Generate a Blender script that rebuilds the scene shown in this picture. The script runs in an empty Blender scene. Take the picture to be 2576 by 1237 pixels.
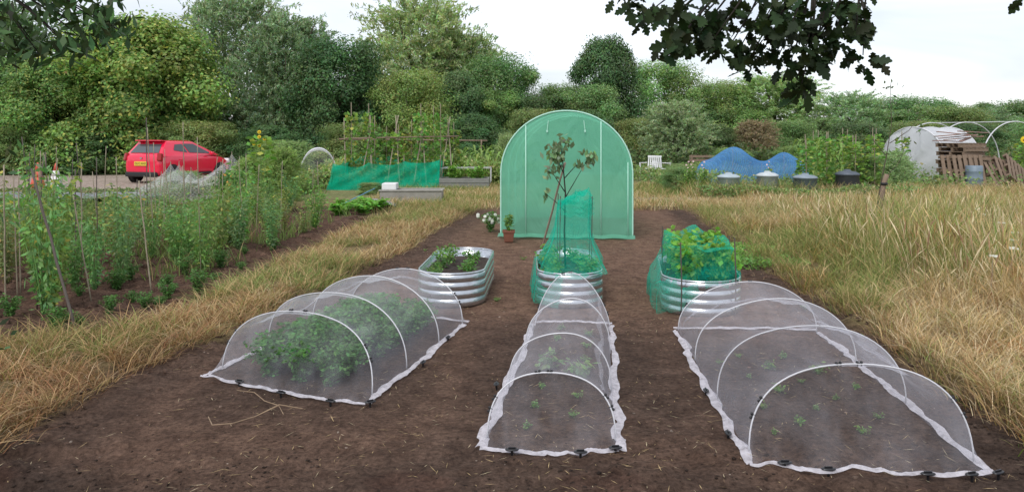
import bpy, math, random
import numpy as np
from mathutils import Vector, Matrix
random.seed(7); rng=np.random.default_rng(7)
scene=bpy.context.scene; COL=scene.collection
scene.view_settings.view_transform='Standard'; scene.view_settings.look='None'; scene.view_settings.exposure=0

# ------------------------------------------------------------------ helpers
def np_mesh(name,v,f,mat=None,col=None,smooth=False):
    v=np.asarray(v,dtype=np.float32); f=np.asarray(f,dtype=np.int32); k=f.shape[1]
    me=bpy.data.meshes.new(name); me.vertices.add(len(v)); me.vertices.foreach_set("co",v.ravel())
    me.loops.add(f.size); me.loops.foreach_set("vertex_index",f.ravel())
    me.polygons.add(len(f)); me.polygons.foreach_set("loop_start",np.arange(0,f.size,k,dtype=np.int32))
    if smooth: me.polygons.foreach_set("use_smooth",np.ones(len(f),dtype=bool))
    me.update(calc_edges=True); me.validate()
    if col is not None:
        a=me.color_attributes.new("Col",'FLOAT_COLOR','POINT')
        c=np.ones((len(v),4),dtype=np.float32); c[:,:3]=col; a.data.foreach_set("color",c.ravel())
    if mat: me.materials.append(mat)
    return me
def link(o,parent=None):
    COL.objects.link(o)
    if parent: o.parent=parent
    return o
def obj(name,me,parent=None,loc=(0,0,0),rz=0,scale=None,color=None):
    o=bpy.data.objects.new(name,me); link(o,parent); o.location=loc; o.rotation_euler=(0,0,rz)
    if scale is not None: o.scale=scale if hasattr(scale,'__len__') else (scale,)*3
    if color: o.color=(*color,1)
    return o
def empty(name,loc=(0,0,0),rz=0,scale=1):
    o=bpy.data.objects.new(name,None); o.empty_display_size=.2; link(o); o.location=loc; o.rotation_euler=(0,0,rz)
    o.scale=scale if hasattr(scale,'__len__') else (scale,)*3
    return o
def tag(o,label,cat,group=None,kind=None):
    o["label"]=label; o["category"]=cat
    if group: o["group"]=group
    if kind: o["kind"]=kind
    return o
def copy_thing(root,loc,rz=0,scale=None):
    r=root.copy(); COL.objects.link(r); r.location=loc; r.rotation_euler=(0,0,rz)
    if scale is not None: r.scale=scale if hasattr(scale,'__len__') else (scale,)*3
    def rec(a,b):
        for c in a.children:
            d=c.copy(); COL.objects.link(d); d.parent=b; rec(c,d)
    rec(root,r); return r

class MB:
    def __init__(s): s.v=[]; s.f=[]
    def add(s,v,f):
        o=len(s.v); s.v+= [tuple(p) for p in v]; s.f+=[tuple(i+o for i in q) for q in f]; return s
    def box(s,c,d,rot=None):
        x,y,z=[a/2 for a in d]
        p=[Vector((i*x,j*y,k*z)) for i in(-1,1) for j in(-1,1) for k in(-1,1)]
        if rot: 
            m=Matrix.Rotation(rot[2],3,'Z')@Matrix.Rotation(rot[1],3,'Y')@Matrix.Rotation(rot[0],3,'X'); p=[m@q for q in p]
        p=[q+Vector(c) for q in p]
        return s.add(p,[(0,1,3,2),(4,6,7,5),(0,4,5,1),(2,3,7,6),(0,2,6,4),(1,5,7,3)])
    def tube(s,pts,r,n=6,cap=True,flat=1.0):
        pts=[Vector(p) for p in pts]; m=len(pts); rr=r if hasattr(r,'__len__') else [r]*m
        v=[];f=[]; prev=None
        for i,p in enumerate(pts):
            t=(pts[min(i+1,m-1)]-pts[max(i-1,0)]).normalized()
            a=Vector((0,0,1)) if abs(t.z)<.9 else Vector((0,1,0))
            if prev is not None and (prev-t*prev.dot(t)).length>.1: u=(prev-t*prev.dot(t)).normalized()
            else: u=t.cross(a).normalized()
            prev=u; w=t.cross(u)
            for k in range(n):
                an=2*math.pi*k/n; q=u*math.cos(an)*rr[i]+w*math.sin(an)*rr[i]; q.z*=flat; v.append(p+q)
        for i in range(m-1):
            for k in range(n): f.append((i*n+k,i*n+(k+1)%n,(i+1)*n+(k+1)%n,(i+1)*n+k))
        if cap: f.append(tuple(range(n))[::-1]); f.append(tuple(range((m-1)*n,m*n)))
        return s.add(v,f)
    def lathe(s,prof,n=20,c=(0,0,0),sx=1,sy=1,close=True):
        v=[];f=[];m=len(prof)
        for r,z in prof:
            for k in range(n):
                a=2*math.pi*k/n; v.append((c[0]+r*math.cos(a)*sx,c[1]+r*math.sin(a)*sy,c[2]+z))
        for i in range(m-1):
            for k in range(n): f.append((i*n+k,i*n+(k+1)%n,(i+1)*n+(k+1)%n,(i+1)*n+k))
        if close: f.append(tuple(range(n))[::-1]); f.append(tuple(range((m-1)*n,m*n)))
        return s.add(v,f)
    def grid(s,fn,nu,nv,wrap=False):
        v=[fn(i/nu,j/nv) for i in range(nu+1) for j in range(nv+1)]; w=nv+1
        return s.add(v,[(i*w+j,i*w+j+1,(i+1)*w+j+1,(i+1)*w+j) for i in range(nu) for j in range(nv)])
    def mesh(s,name,mat,smooth=False,col=None):
        me=bpy.data.meshes.new(name); me.from_pydata(s.v,[],s.f)
        if smooth: me.polygons.foreach_set("use_smooth",[True]*len(me.polygons))
        me.update()
        if col is not None:
            a=me.color_attributes.new("Col",'FLOAT_COLOR','POINT'); a.data.foreach_set("color",[*col,1]*len(s.v))
        if mat: me.materials.append(mat)
        return me
def part(name,mb,mat,parent,smooth=False,bevel=0,**k):
    o=obj(name,mb.mesh(name,mat,smooth),parent,**k)
    if bevel: 
        m=o.modifiers.new("b",'BEVEL'); m.width=bevel; m.segments=2; m.limit_method='ANGLE'
    return o

def _h(i,j,s):
    a=np.sin(i*127.1+j*311.7+s*74.7)*43758.5453; return a-np.floor(a)
def vn(x,y,sc,seed=0):
    x=np.asarray(x,float)/sc; y=np.asarray(y,float)/sc; i=np.floor(x); j=np.floor(y); u=x-i; w=y-j
    u=u*u*(3-2*u); w=w*w*(3-2*w)
    return (_h(i,j,seed)*(1-u)+_h(i+1,j,seed)*u)*(1-w)+(_h(i,j+1,seed)*(1-u)+_h(i+1,j+1,seed)*u)*w
def fbm(x,y,sc,seed=0,o=4):
    t=0;a=.5
    for k in range(o): t=t+a*vn(x,y,sc/2**k,seed+k*13); a*=.5
    return t/(1-.5**o)
def sst(a,b,x): 
    t=np.clip((x-a)/(b-a),0,1); return t*t*(3-2*t)

# ------------------------------------------------------------------ materials
def base_mat(name):
    m=bpy.data.materials.new(name); m.use_nodes=True; nt=m.node_tree; nt.nodes.clear()
    out=nt.nodes.new('ShaderNodeOutputMaterial'); return m,nt,out
def N(nt,t,**k):
    n=nt.nodes.new(t)
    for a,b in k.items():
        if a in n.inputs.keys(): n.inputs[a].default_value=b
        else: setattr(n,a,b)
    return n
def noise_fac(nt,scale,detail=5,lo=.3,hi=.7,coord='Object',rough=.6,stretch=None):
    tc=N(nt,'ShaderNodeTexCoord'); n=N(nt,'ShaderNodeTexNoise'); n.inputs['Scale'].default_value=scale; n.inputs['Detail'].default_value=detail; n.inputs['Roughness'].default_value=rough
    if stretch:
        mp=N(nt,'ShaderNodeMapping'); mp.inputs['Scale'].default_value=stretch; nt.links.new(tc.outputs[coord],mp.inputs[0]); nt.links.new(mp.outputs[0],n.inputs['Vector'])
    else: nt.links.new(tc.outputs[coord],n.inputs['Vector'])
    r=N(nt,'ShaderNodeMapRange'); r.inputs['From Min'].default_value=lo; r.inputs['From Max'].default_value=hi
    nt.links.new(n.outputs['Fac'],r.inputs['Value']); return r.outputs['Result'],n.outputs['Fac']
def mix(nt,fac,a,b,mode='MIX'):
    m=nt.nodes.new('ShaderNodeMix'); m.data_type='RGBA'; m.blend_type=mode
    for s,val in ((0,fac),(6,a),(7,b)):
        if isinstance(val,(int,float)): m.inputs[s].default_value=val
        elif isinstance(val,tuple): m.inputs[s].default_value=(*val,1) if len(val)==3 else val
        else: nt.links.new(val,m.inputs[s])
    return m.outputs[2]
def simple(name,color,rough=.6,metal=0,var=.25,scale=6,bump=0,bscale=30,color2=None,coat=0,spec=.5):
    m,nt,out=base_mat(name); p=N(nt,'ShaderNodeBsdfPrincipled'); nt.links.new(p.outputs[0],out.inputs[0])
    f,_=noise_fac(nt,scale)
    c2=color2 or tuple(c*(1-var) for c in color)
    nt.links.new(mix(nt,f,tuple(color),tuple(c2)),p.inputs['Base Color'])
    p.inputs['Roughness'].default_value=rough; p.inputs['Metallic'].default_value=metal
    p.inputs['Coat Weight'].default_value=coat; p.inputs['Specular IOR Level'].default_value=spec
    if bump:
        _,g=noise_fac(nt,bscale); b=N(nt,'ShaderNodeBump'); b.inputs['Strength'].default_value=bump; b.inputs['Distance'].default_value=.02
        nt.links.new(g,b.inputs['Height']); nt.links.new(b.outputs[0],p.inputs['Normal'])
    return m
def foliage(name,trans=.35,spec=.25,rough=.55):
    m,nt,out=base_mat(name)
    a=N(nt,'ShaderNodeAttribute'); a.attribute_name='Col'; oi=N(nt,'ShaderNodeObjectInfo')
    c=mix(nt,1.0,a.outputs['Color'],oi.outputs['Color'],'MULTIPLY')
    p=N(nt,'ShaderNodeBsdfPrincipled'); p.inputs['Roughness'].default_value=rough; p.inputs['Specular IOR Level'].default_value=spec
    t=N(nt,'ShaderNodeBsdfTranslucent'); mx=N(nt,'ShaderNodeMixShader'); mx.inputs[0].default_value=trans
    nt.links.new(c,p.inputs['Base Color']); tc=mix(nt,1.0,c,(1.1,1.15,.7),'MULTIPLY'); nt.links.new(tc,t.inputs['Color'])
    nt.links.new(p.outputs[0],mx.inputs[1]); nt.links.new(t.outputs[0],mx.inputs[2]); nt.links.new(mx.outputs[0],out.inputs[0]); return m
def net_mat(name,color,base,graze,grid=0,gdark=.5,var=.5,vscale=5,rough=.6,stretch=None,blend=.35):
    """woven netting: partly open weave, denser when seen along the cloth"""
    m,nt,out=base_mat(name)
    d=N(nt,'ShaderNodeBsdfDiffuse'); d.inputs[0].default_value=(*color,1); t=N(nt,'ShaderNodeBsdfTranslucent'); t.inputs[0].default_value=(*color,1)
    s=N(nt,'ShaderNodeMixShader'); s.inputs[0].default_value=.4; nt.links.new(d.outputs[0],s.inputs[1]); nt.links.new(t.outputs[0],s.inputs[2])
    tr=N(nt,'ShaderNodeBsdfTransparent'); mx=N(nt,'ShaderNodeMixShader')
    lw=N(nt,'ShaderNodeLayerWeight'); lw.inputs[0].default_value=blend
    def M(op,a,b):
        n=N(nt,'ShaderNodeMath'); n.operation=op
        for i,x in enumerate((a,b)):
            if isinstance(x,(int,float)): n.inputs[i].default_value=x
            else: nt.links.new(x,n.inputs[i])
        return n.outputs[0]
    f,_=noise_fac(nt,vscale,4,stretch=stretch)
    fac=M('ADD',M('MULTIPLY',lw.outputs['Facing'],graze),M('MULTIPLY',M('ADD',M('MULTIPLY',f,var),1-var/2),base))
    if grid:
        tc=N(nt,'ShaderNodeTexCoord'); sp=N(nt,'ShaderNodeSeparateXYZ'); nt.links.new(tc.outputs['Object'],sp.inputs[0])
        a1=M('SINE',M('MULTIPLY',M('ADD',M('ADD',sp.outputs[0],sp.outputs[1]),sp.outputs[2]),6.283/grid),0)
        a2=M('SINE',M('MULTIPLY',M('SUBTRACT',M('ADD',sp.outputs[0],sp.outputs[1]),sp.outputs[2]),6.283/grid),0)
        g=M('GREATER_THAN',M('MAXIMUM',a1,a2),.72)
        fac=M('MULTIPLY',fac,M('ADD',M('MULTIPLY',g,1-gdark),gdark))
    mn=M('MINIMUM',fac,.97)
    nt.links.new(mn,mx.inputs[0]); nt.links.new(tr.outputs[0],mx.inputs[1]); nt.links.new(s.outputs[0],mx.inputs[2]); nt.links.new(mx.outputs[0],out.inputs[0]); return m

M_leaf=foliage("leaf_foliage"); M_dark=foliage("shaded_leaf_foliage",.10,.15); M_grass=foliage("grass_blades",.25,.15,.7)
M_bark=simple("bark",(.09,.07,.05),.9,bump=.6,bscale=25)
M_barkd=simple("dark_bark",(.03,.024,.018),.9)
M_cane=simple("bamboo_cane",(.36,.31,.22),.7,scale=12,color2=(.20,.16,.11))
M_caned=simple("weathered_cane",(.11,.09,.075),.8,scale=12)
M_wood=simple("old_wood",(.24,.17,.12),.8,scale=9,bump=.3)
M_woodp=simple("pinkish_stake_wood",(.46,.32,.25),.8,scale=9)
M_hoop=simple("white_plastic_hoop",(.66,.66,.69),.4,var=.08)
M_black=simple("black_plastic",(.012,.012,.014),.4)
M_net=net_mat("white_insect_mesh",(.78,.78,.85),.08,.40,var=1.3,vscale=5,stretch=(1.6,.5,1.2),blend=.22)
M_hem=net_mat("gathered_white_mesh",(.86,.83,.88),.70,.25,var=.7,vscale=22)
M_gnet=net_mat("green_garden_netting",(.02,.66,.45),.27,.40,grid=.03,gdark=.5,var=.9,vscale=6,blend=.3)
M_gshade=net_mat("green_shade_netting",(.01,.46,.27),.76,.2,grid=.05,gdark=.8,var=.5,vscale=3)
M_blue=net_mat("blue_netting",(.14,.38,.80),.50,.3,grid=.07,gdark=.7,var=.5,vscale=1.5)
M_wnet=net_mat("white_bird_netting",(.8,.8,.8),.17,.28,grid=.09,gdark=.4,var=1.0,vscale=3)
M_steel=simple("galvanised_steel",(.66,.69,.72),.26,metal=.9,var=.25,scale=7)
M_soilbed=simple("bed_compost",(.06,.042,.032),.95,bump=1,bscale=60,scale=30)
M_concrete=simple("concrete",(.34,.32,.28),.9,bump=.4)
M_white=simple("white_plastic",(.78,.78,.78),.45,var=.1)
M_terra=simple("terracotta",(.22,.085,.05),.8)
M_red=simple("red_car_paint",(.80,.012,.06),.22,var=.05,coat=.8)
M_glass=simple("dark_car_glass",(.07,.085,.09),.06,var=.1,spec=.8)
M_tyre=simple("tyre_rubber",(.015,.015,.015),.85)
M_rim=simple("wheel_alloy",(.45,.45,.46),.35,metal=.7)
M_lamp=simple("tail_lamp_plastic",(.34,.006,.006),.15,var=.1)
M_plate=simple("yellow_number_plate",(.80,.58,.06),.5,var=.05)
M_trim=simple("dark_bumper_trim",(.02,.02,.022),.6)

def film(name,col,op,wr=.5,trc=None):
    m,nt,out=base_mat(name)
    p=N(nt,'ShaderNodeBsdfPrincipled'); p.inputs['Roughness'].default_value=.34
    f,_=noise_fac(nt,1.2,3,.35,.65); nt.links.new(mix(nt,f,tuple(c*.92 for c in col),tuple(min(1,c*1.08) for c in col)),p.inputs['Base Color'])
    t=N(nt,'ShaderNodeBsdfTranslucent'); t.inputs[0].default_value=(*[min(1,c*1.12) for c in col],1)
    s=N(nt,'ShaderNodeMixShader'); s.inputs[0].default_value=.4; nt.links.new(p.outputs[0],s.inputs[1]); nt.links.new(t.outputs[0],s.inputs[2])
    tr=N(nt,'ShaderNodeBsdfTransparent'); tr.inputs[0].default_value=(*(trc or [c**.25 for c in col]),1); mx=N(nt,'ShaderNodeMixShader'); mx.inputs[0].default_value=op
    nt.links.new(tr.outputs[0],mx.inputs[1]); nt.links.new(s.outputs[0],mx.inputs[2]); nt.links.new(mx.outputs[0],out.inputs[0])
    tc=N(nt,'ShaderNodeTexCoord'); mp=N(nt,'ShaderNodeMapping'); mp.inputs['Scale'].default_value=(1,1,.45); mp.inputs['Rotation'].default_value=(.2,.45,.2)
    nz=N(nt,'ShaderNodeTexNoise'); nz.inputs['Scale'].default_value=2.6; nz.inputs['Detail'].default_value=5; nz.inputs['Distortion'].default_value=1.2; nz.inputs['Roughness'].default_value=.55
    nt.links.new(tc.outputs['Object'],mp.inputs[0]); nt.links.new(mp.outputs[0],nz.inputs['Vector'])
    b=N(nt,'ShaderNodeBump'); b.inputs['Strength'].default_value=wr; b.inputs['Distance'].default_value=.09
    nt.links.new(nz.outputs['Fac'],b.inputs['Height']); nt.links.new(b.outputs[0],p.inputs['Normal']); return m
M_film=film("green_tunnel_film",(.25,.66,.47),.60,.55)
M_filmw=film("white_tunnel_film",(.78,.79,.82),.92)
M_edge=simple("pale_green_tube",(.46,.78,.64),.5,var=.1)

# ------------------------------------------------------------------ sky, sun, camera
w=bpy.data.worlds.new("World"); scene.world=w; w.use_nodes=True; nt=w.node_tree; nt.nodes.clear()
out=nt.nodes.new('ShaderNodeOutputWorld'); bg=nt.nodes.new('ShaderNodeBackground'); bg2=nt.nodes.new('ShaderNodeBackground'); ad=nt.nodes.new('ShaderNodeAddShader')
SE,SR=math.radians(50),math.radians(200)
sky=nt.nodes.new('ShaderNodeTexSky'); sky.sky_type='NISHITA'; sky.sun_disc=False; sky.sun_elevation=SE; sky.sun_rotation=SR
bg.inputs[1].default_value=.05; nt.links.new(sky.outputs[0],bg.inputs[0])
tc=nt.nodes.new('ShaderNodeTexCoord'); mp=nt.nodes.new('ShaderNodeMapping'); mp.inputs['Scale'].default_value=(1,1,3.5)
nz=nt.nodes.new('ShaderNodeTexNoise'); nz.inputs['Scale'].default_value=3.0; nz.inputs['Detail'].default_value=6; nz.inputs['Distortion'].default_value=.5
cr=nt.nodes.new('ShaderNodeValToRGB'); cr.color_ramp.elements[0].position=.38; cr.color_ramp.elements[0].color=(.56,.57,.61,1); cr.color_ramp.elements[1].position=.66; cr.color_ramp.elements[1].color=(.86,.86,.89,1)
nt.links.new(tc.outputs['Generated'],mp.inputs[0]); nt.links.new(mp.outputs[0],nz.inputs['Vector']); nt.links.new(nz.outputs['Fac'],cr.inputs[0]); nt.links.new(cr.outputs[0],bg2.inputs[0])
bg2.inputs[1].default_value=1.1
nt.links.new(bg.outputs[0],ad.inputs[0]); nt.links.new(bg2.outputs[0],ad.inputs[1]); nt.links.new(ad.outputs[0],out.inputs[0])
sl=bpy.data.lights.new("sun",'SUN'); sl.angle=math.radians(26); sl.color=(1,.97,.93); sl.energy=2.0
so=bpy.data.objects.new("sun",sl); COL.objects.link(so)
az=math.radians(200); dirv=Vector((math.sin(az)*math.cos(SE),math.cos(az)*math.cos(SE),math.sin(SE)))
so.rotation_euler=dirv.to_track_quat('Z','Y').to_euler(); so.location=(0,0,30)
cam=bpy.data.cameras.new("camera"); co=bpy.data.objects.new("camera",cam); COL.objects.link(co); scene.camera=co
co.location=(0,0,1.6); co.rotation_euler=(math.pi/2,0,0); cam.sensor_width=36; cam.lens=27; cam.shift_y=-.1064; cam.clip_end=1500; cam.clip_start=.05

# ------------------------------------------------------------------ ground
def xl(y): return np.interp(y,[3,4,5.3,6.1,8.7,10.8,13,17],[-2.75,-2.68,-2.6,-2.3,-1.88,-1.5,-1.35,-.8])
def xs(y): return np.interp(y,[3,5.7,6.1,6.8,8.7,10.5,12.6,15,18,24],[-4.3,-3.75,-3.35,-3.0,-2.9,-2.8,-2.7,-2.5,-2.3,-2.3])
def xr(y): return np.interp(y,[3,4,5,6.5,7.8,9.8,12,16,17],[2.55,2.6,2.63,2.85,2.9,3.0,3.3,3.6,3.6])
def regions(x,y):
    j=(fbm(x,y,.5,5)-.5)*.65
    soil=sst(-.07,.07,np.minimum(np.minimum(x-xl(y)+j,xr(y)+.12-x+j),16.8-y+2*j))
    lp=sst(-.1,.1,np.minimum(xs(y)-x+j,17.2-y))*sst(5.3,5.8,y+j)
    return soil,lp
def gz(x,y):
    x=np.asarray(x,float); y=np.asarray(y,float)
    soil,lp=regions(x,y); near=sst(26,16,y)*sst(-1,2,y)
    cl=fbm(x,y,.14,3,3); clm=sst(.42,.66,fbm(x,y,.9,8,2)); rid=1-np.abs(fbm(x,y,.11,17,2)*2-1)
    edge=np.exp(-((xr(y)-x-.12)/.26)**2)+.8*np.exp(-((x-xl(y)-.2)/.28)**2)+.7*sst(4.5,3.6,y)
    e=np.clip(edge,0,1)
    h=soil*((fbm(x,y,1.2,1)-.5)*.06+(cl-.5)*(.018+.085*clm*e+.012*clm)+(rid-.6)*.035*e)
    h=h+lp*((fbm(x,y,.35,2)-.5)*.18)
    g=(1-soil)*(1-lp); h=h+g*(.06+(fbm(x,y,.4,4)-.5)*.09)
    return h*near
def axis(parts):
    r=[parts[0][0]]
    for a,b,s in parts: 
        k=max(1,int(round((b-a)/s))); r+=list(np.linspace(a,b,k+1)[1:])
    return np.array(r)
def grow(a,b,s,g=1.18):
    r=[];p=a
    while p<b: p+=s; s*=g; r.append(p)
    return np.array(r)
px_=axis([(-12,-4.5,.12),(-4.5,4.5,.025),(4.5,14,.15)]); px_=np.concatenate([-grow(12,500,.3)[::-1],px_,grow(14,500,.3)])
py_=axis([(-4,3,.4),(3,9,.024),(9,14,.045),(14,26,.12)]); py_=np.concatenate([-grow(4,100,.6)[::-1],py_,grow(26,900,.25)])
X,Y=np.meshgrid(px_,py_); Z=gz(X,Y)
soil,lp=regions(X,Y)
n1=fbm(X,Y,1.3,21)[...,None]; n2=fbm(X,Y,.35,31)[...,None]
c_soil=np.array([.205,.128,.088])*(1-n1)*1.08+np.array([.145,.090,.065])*n1*1.08
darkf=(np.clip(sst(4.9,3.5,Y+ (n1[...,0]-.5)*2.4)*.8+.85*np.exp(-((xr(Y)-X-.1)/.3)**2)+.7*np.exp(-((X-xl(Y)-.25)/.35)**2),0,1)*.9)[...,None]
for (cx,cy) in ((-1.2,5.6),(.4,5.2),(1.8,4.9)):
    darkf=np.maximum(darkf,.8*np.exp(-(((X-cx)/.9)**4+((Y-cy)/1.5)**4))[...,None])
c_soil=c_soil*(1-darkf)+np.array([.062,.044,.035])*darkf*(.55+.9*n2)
red=(sst(.60,.72,fbm(X,Y,.5,37))*sst(5,4,Y))[...,None]; c_soil=c_soil*(1-red*.25)+np.array([.12,.055,.04])*red*.25
c_lp=np.array([.115,.070,.050])*(.7+.6*n2)
c_gr=np.array([.25,.18,.10])*(1-n2)+np.array([.15,.13,.055])*n2
far=sst(17,20,Y)[...,None]
c_far=np.array([.26,.24,.12])*(1-n1)+np.array([.15,.19,.07])*n1
road=(sst(22.3,23,Y)*sst(33,32,Y)*sst(-7,-8,X))[...,None]
path=(sst(18.3,18.7,Y)*sst(20,19.6,Y)*sst(2.5,3.5,X))[...,None]
C=c_gr*(1-far)+c_far*far
C=C*(1-road)+np.array([.38,.32,.27])*(.8+.4*n2)*road; C=C*(1-path)+np.array([.38,.33,.24])*path
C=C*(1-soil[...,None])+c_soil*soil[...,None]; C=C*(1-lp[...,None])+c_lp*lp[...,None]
nx,ny=len(px_),len(py_); I=np.arange(nx*ny).reshape(ny,nx)
F=np.stack([I[:-1,:-1],I[:-1,1:],I[1:,1:],I[1:,:-1]],-1).reshape(-1,4)
m,nt,out=base_mat("ground_soil_and_turf"); p=N(nt,'ShaderNodeBsdfPrincipled'); p.inputs['Roughness'].default_value=.95; p.inputs['Specular IOR Level'].default_value=.12
a=N(nt,'ShaderNodeAttribute'); a.attribute_name='Col'
f1,g1=noise_fac(nt,34,9,.36,.66,rough=.72); f2,g2=noise_fac(nt,6,6,.35,.65)
c=mix(nt,f1,(.52,.50,.49),(1.45,1.43,1.40)); c=mix(nt,1.0,a.outputs['Color'],c,'MULTIPLY'); c2=mix(nt,f2,(.72,.70,.70),(1.28,1.28,1.28)); c=mix(nt,1.0,c,c2,'MULTIPLY')
nt.links.new(c,p.inputs['Base Color']); b=N(nt,'ShaderNodeBump'); b.inputs['Strength'].default_value=1.0; b.inputs['Distance'].default_value=.035
nt.links.new(g1,b.inputs['Height']); nt.links.new(b.outputs[0],p.inputs['Normal']); nt.links.new(p.outputs[0],out.inputs[0]); M_ground=m
g=obj("ground",np_mesh("ground",np.stack([X,Y,Z],-1).reshape(-1,3),F,M_ground,C.reshape(-1,3),True)); g["kind"]="structure"; g["label"]="bare brown allotment soil with dry grass verges"
def z0(x,y): return float(gz(np.array([x]),np.array([y]))[0])

# ------------------------------------------------------------------ vegetation generators
def nrm(v): return v/np.maximum(np.linalg.norm(v,axis=-1,keepdims=True),1e-6)
def leaf_quads(c,nr,L,W,t=None):
    n=len(c); nr=nrm(nr)
    if t is None: t=rng.normal(size=(n,3))
    t=nrm(t-nr*np.sum(t*nr,-1,keepdims=True)); b=np.cross(nr,t)
    L=np.broadcast_to(np.asarray(L,float),(n,))[:,None]; W=np.broadcast_to(np.asarray(W,float),(n,))[:,None]
    v=np.stack([c-t*L/2,c+b*W/2+t*L*.05,c+t*L/2,c-b*W/2+t*L*.05],1).reshape(-1,3)
    return v,np.arange(4*n).reshape(n,4)
def join(parts):
    V=[];Fs=[];Cs=[];o=0
    for v,f,c in parts: V.append(v);Fs.append(f+o);Cs.append(c);o+=len(v)
    return np.concatenate(V),np.concatenate(Fs),np.concatenate(Cs)
def lcol(n,base,var=.3,alt=None,pa=.15):
    c=np.array(base)[None]*(1+var*(rng.random((n,1))*2-1)); c=c*(1+.12*rng.normal(size=(n,3)))
    if alt is not None:
        k=rng.random(n)<pa; c[k]=np.array(alt)*(.8+.4*rng.random((k.sum(),1)))
    return np.clip(c,.003,1)
def broad_crown(name,h=7,r=3,nl=52,per=750,leaf=.17,base=(.06,.11,.025),alt=None,top_heavy=.45,zmin=.06):
    P=[];ctr=[]
    for i in range(nl):
        zt=zmin+(1-zmin)*((i+.5)/nl); pr=math.sqrt(max(.05,1-((zt-top_heavy)/(.62 if zt>top_heavy else .75))**2))
        th=i*2.399+rng.random()*.9; rad=pr*r*(.35+.60*rng.random()); lr=r*(.14+.19*rng.random())
        ctr.append((rad*math.cos(th),rad*math.sin(th),min(zt*h,h-lr*.8),lr))
    for cx,cy,cz,lr in ctr:
        d=nrm(rng.normal(size=(per,3))); rr=lr*(.5+.95*rng.random((per,1))**.9)
        lump=1+.36*np.sin(d[:,:1]*7+cx*3)*np.sin(d[:,1:2]*6+cy)*np.sin(d[:,2:]*7+cz)
        c=d*rr*lump*np.array([1,1,.8])+np.array([cx,cy,cz])
        od=nrm(np.array([cx,cy,(cz-h*.4)*.6])[None]+0*d)
        nr=d*.8+od*.3+np.array([0,0,.35])+rng.normal(size=(per,3))*.5
        v,f=leaf_quads(c,nr,leaf*(.7+.6*rng.random(per)),leaf*.62*(.7+.6*rng.random(per)))
        col=lcol(per,np.array(base)*(.75+.55*rng.random())*np.array([1+.3*(rng.random()-.35),1,1]),.35,alt,.10)
        P.append((v,f,np.repeat(col,4,0)))
    v,f,c=join(P); return np_mesh(name,v,f,M_leaf,c)
def willow_crown(name,h=7,r=3,tw=1500,per=34,base=(.10,.14,.055),alt=None,droop=.35,L0=1.1):
    th=rng.random(tw)*6.283; zt=.05+.95*rng.random(tw); pr=np.sqrt(np.clip(1-((zt-.42)/np.where(zt>.42,.64,.7))**2,.02,1))
    rad=pr*r*np.sqrt(rng.random(tw))*.88; lobe=.8+.35*np.sin(th*3+1)*np.sin(zt*8)+.15*np.sin(th*7+zt*13)
    s=np.stack([rad*np.cos(th)*lobe,rad*np.sin(th)*lobe,zt*h*.86],-1)
    out_=np.stack([np.cos(th)*.7,np.sin(th)*.7,.15+.9*zt],-1); d=nrm(out_+rng.normal(size=(tw,3))*.45); L=L0*(.5+.8*rng.random(tw))
    t=np.tile(np.linspace(.1,1,per),(tw,1)); pos=s[:,None]+d[:,None]*(L[:,None]*t)[...,None]; pos[...,2]-=droop*L[:,None]*t**2
    pos+=rng.normal(size=pos.shape)*.05; pos[...,2]=np.clip(pos[...,2],.1,None)
    pos=pos.reshape(-1,3); n=len(pos); tt=np.repeat(d,per,0)+rng.normal(size=(n,3))*.55; nr=rng.normal(size=(n,3))+np.array([0,0,.4])
    v,f=leaf_quads(pos,nr,.2*(.6+.7*rng.random(n)),.055*(.7+.6*rng.random(n)),tt)
    c=lcol(n,base,.25,alt)*np.repeat(.65+.65*rng.random(tw),per)[:,None]
    return np_mesh(name,v,f,M_leaf,np.repeat(c,4,0))
def trunk_mesh(name,h=5,r=.22,limbs=6,mat=None):
    b=MB(); pts=[(math.sin(i*.8)*.08*i,math.cos(i*1.1)*.06*i,h*i/6) for i in range(7)]
    b.tube(pts,[r*(1-.13*i) for i in range(7)],8)
    for k in range(limbs):
        z=h*(.3+.6*k/limbs); a=k*2.4; p0=Vector((0,0,z)); d=Vector((math.cos(a),math.sin(a),.9))
        b.tube([p0,p0+d*h*.12,p0+d*h*.24+Vector((0,0,.2)),p0+d*h*.36+Vector((0,0,.5))],[r*.5,r*.38,r*.22,r*.06],6)
    return b.mesh(name,mat or M_bark,True)
TR=trunk_mesh("trunk_limbs"); 
CR={'dark':[broad_crown("dense_crown_a",base=(.115,.20,.08),leaf=.15,per=850),broad_crown("dense_crown_b",base=(.12,.205,.085),leaf=.15,per=850,nl=60,top_heavy=.35)],
    'hazel':[broad_crown("hazel_crown",base=(.22,.36,.10),alt=(.52,.52,.14),leaf=.155,per=1050,nl=66,top_heavy=.4)],
    'mid':[broad_crown("leafy_crown_a",base=(.245,.35,.135),leaf=.13,per=950),broad_crown("leafy_crown_b",base=(.235,.35,.14),leaf=.13,nl=46,per=1050,top_heavy=.5)],
    'willow':[willow_crown("willow_crown_a",base=(.34,.43,.23)),willow_crown("willow_crown_b",base=(.36,.45,.25),L0=1.4,tw=1300)]}
def tree(kind,x,y,h,r,label,name="tree",color=(1,1,1),cat="tree",rz=None,var=0,group="trees along the allotment edge"):
    e=empty(name,(x,y,-.05),rz if rz is not None else rng.random()*6.28,(r/3,r/3,h/7))
    obj("trunk",TR,e); obj("crown",CR[kind][var%len(CR[kind])],e,color=color); return tag(e,label,cat,group)
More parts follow.
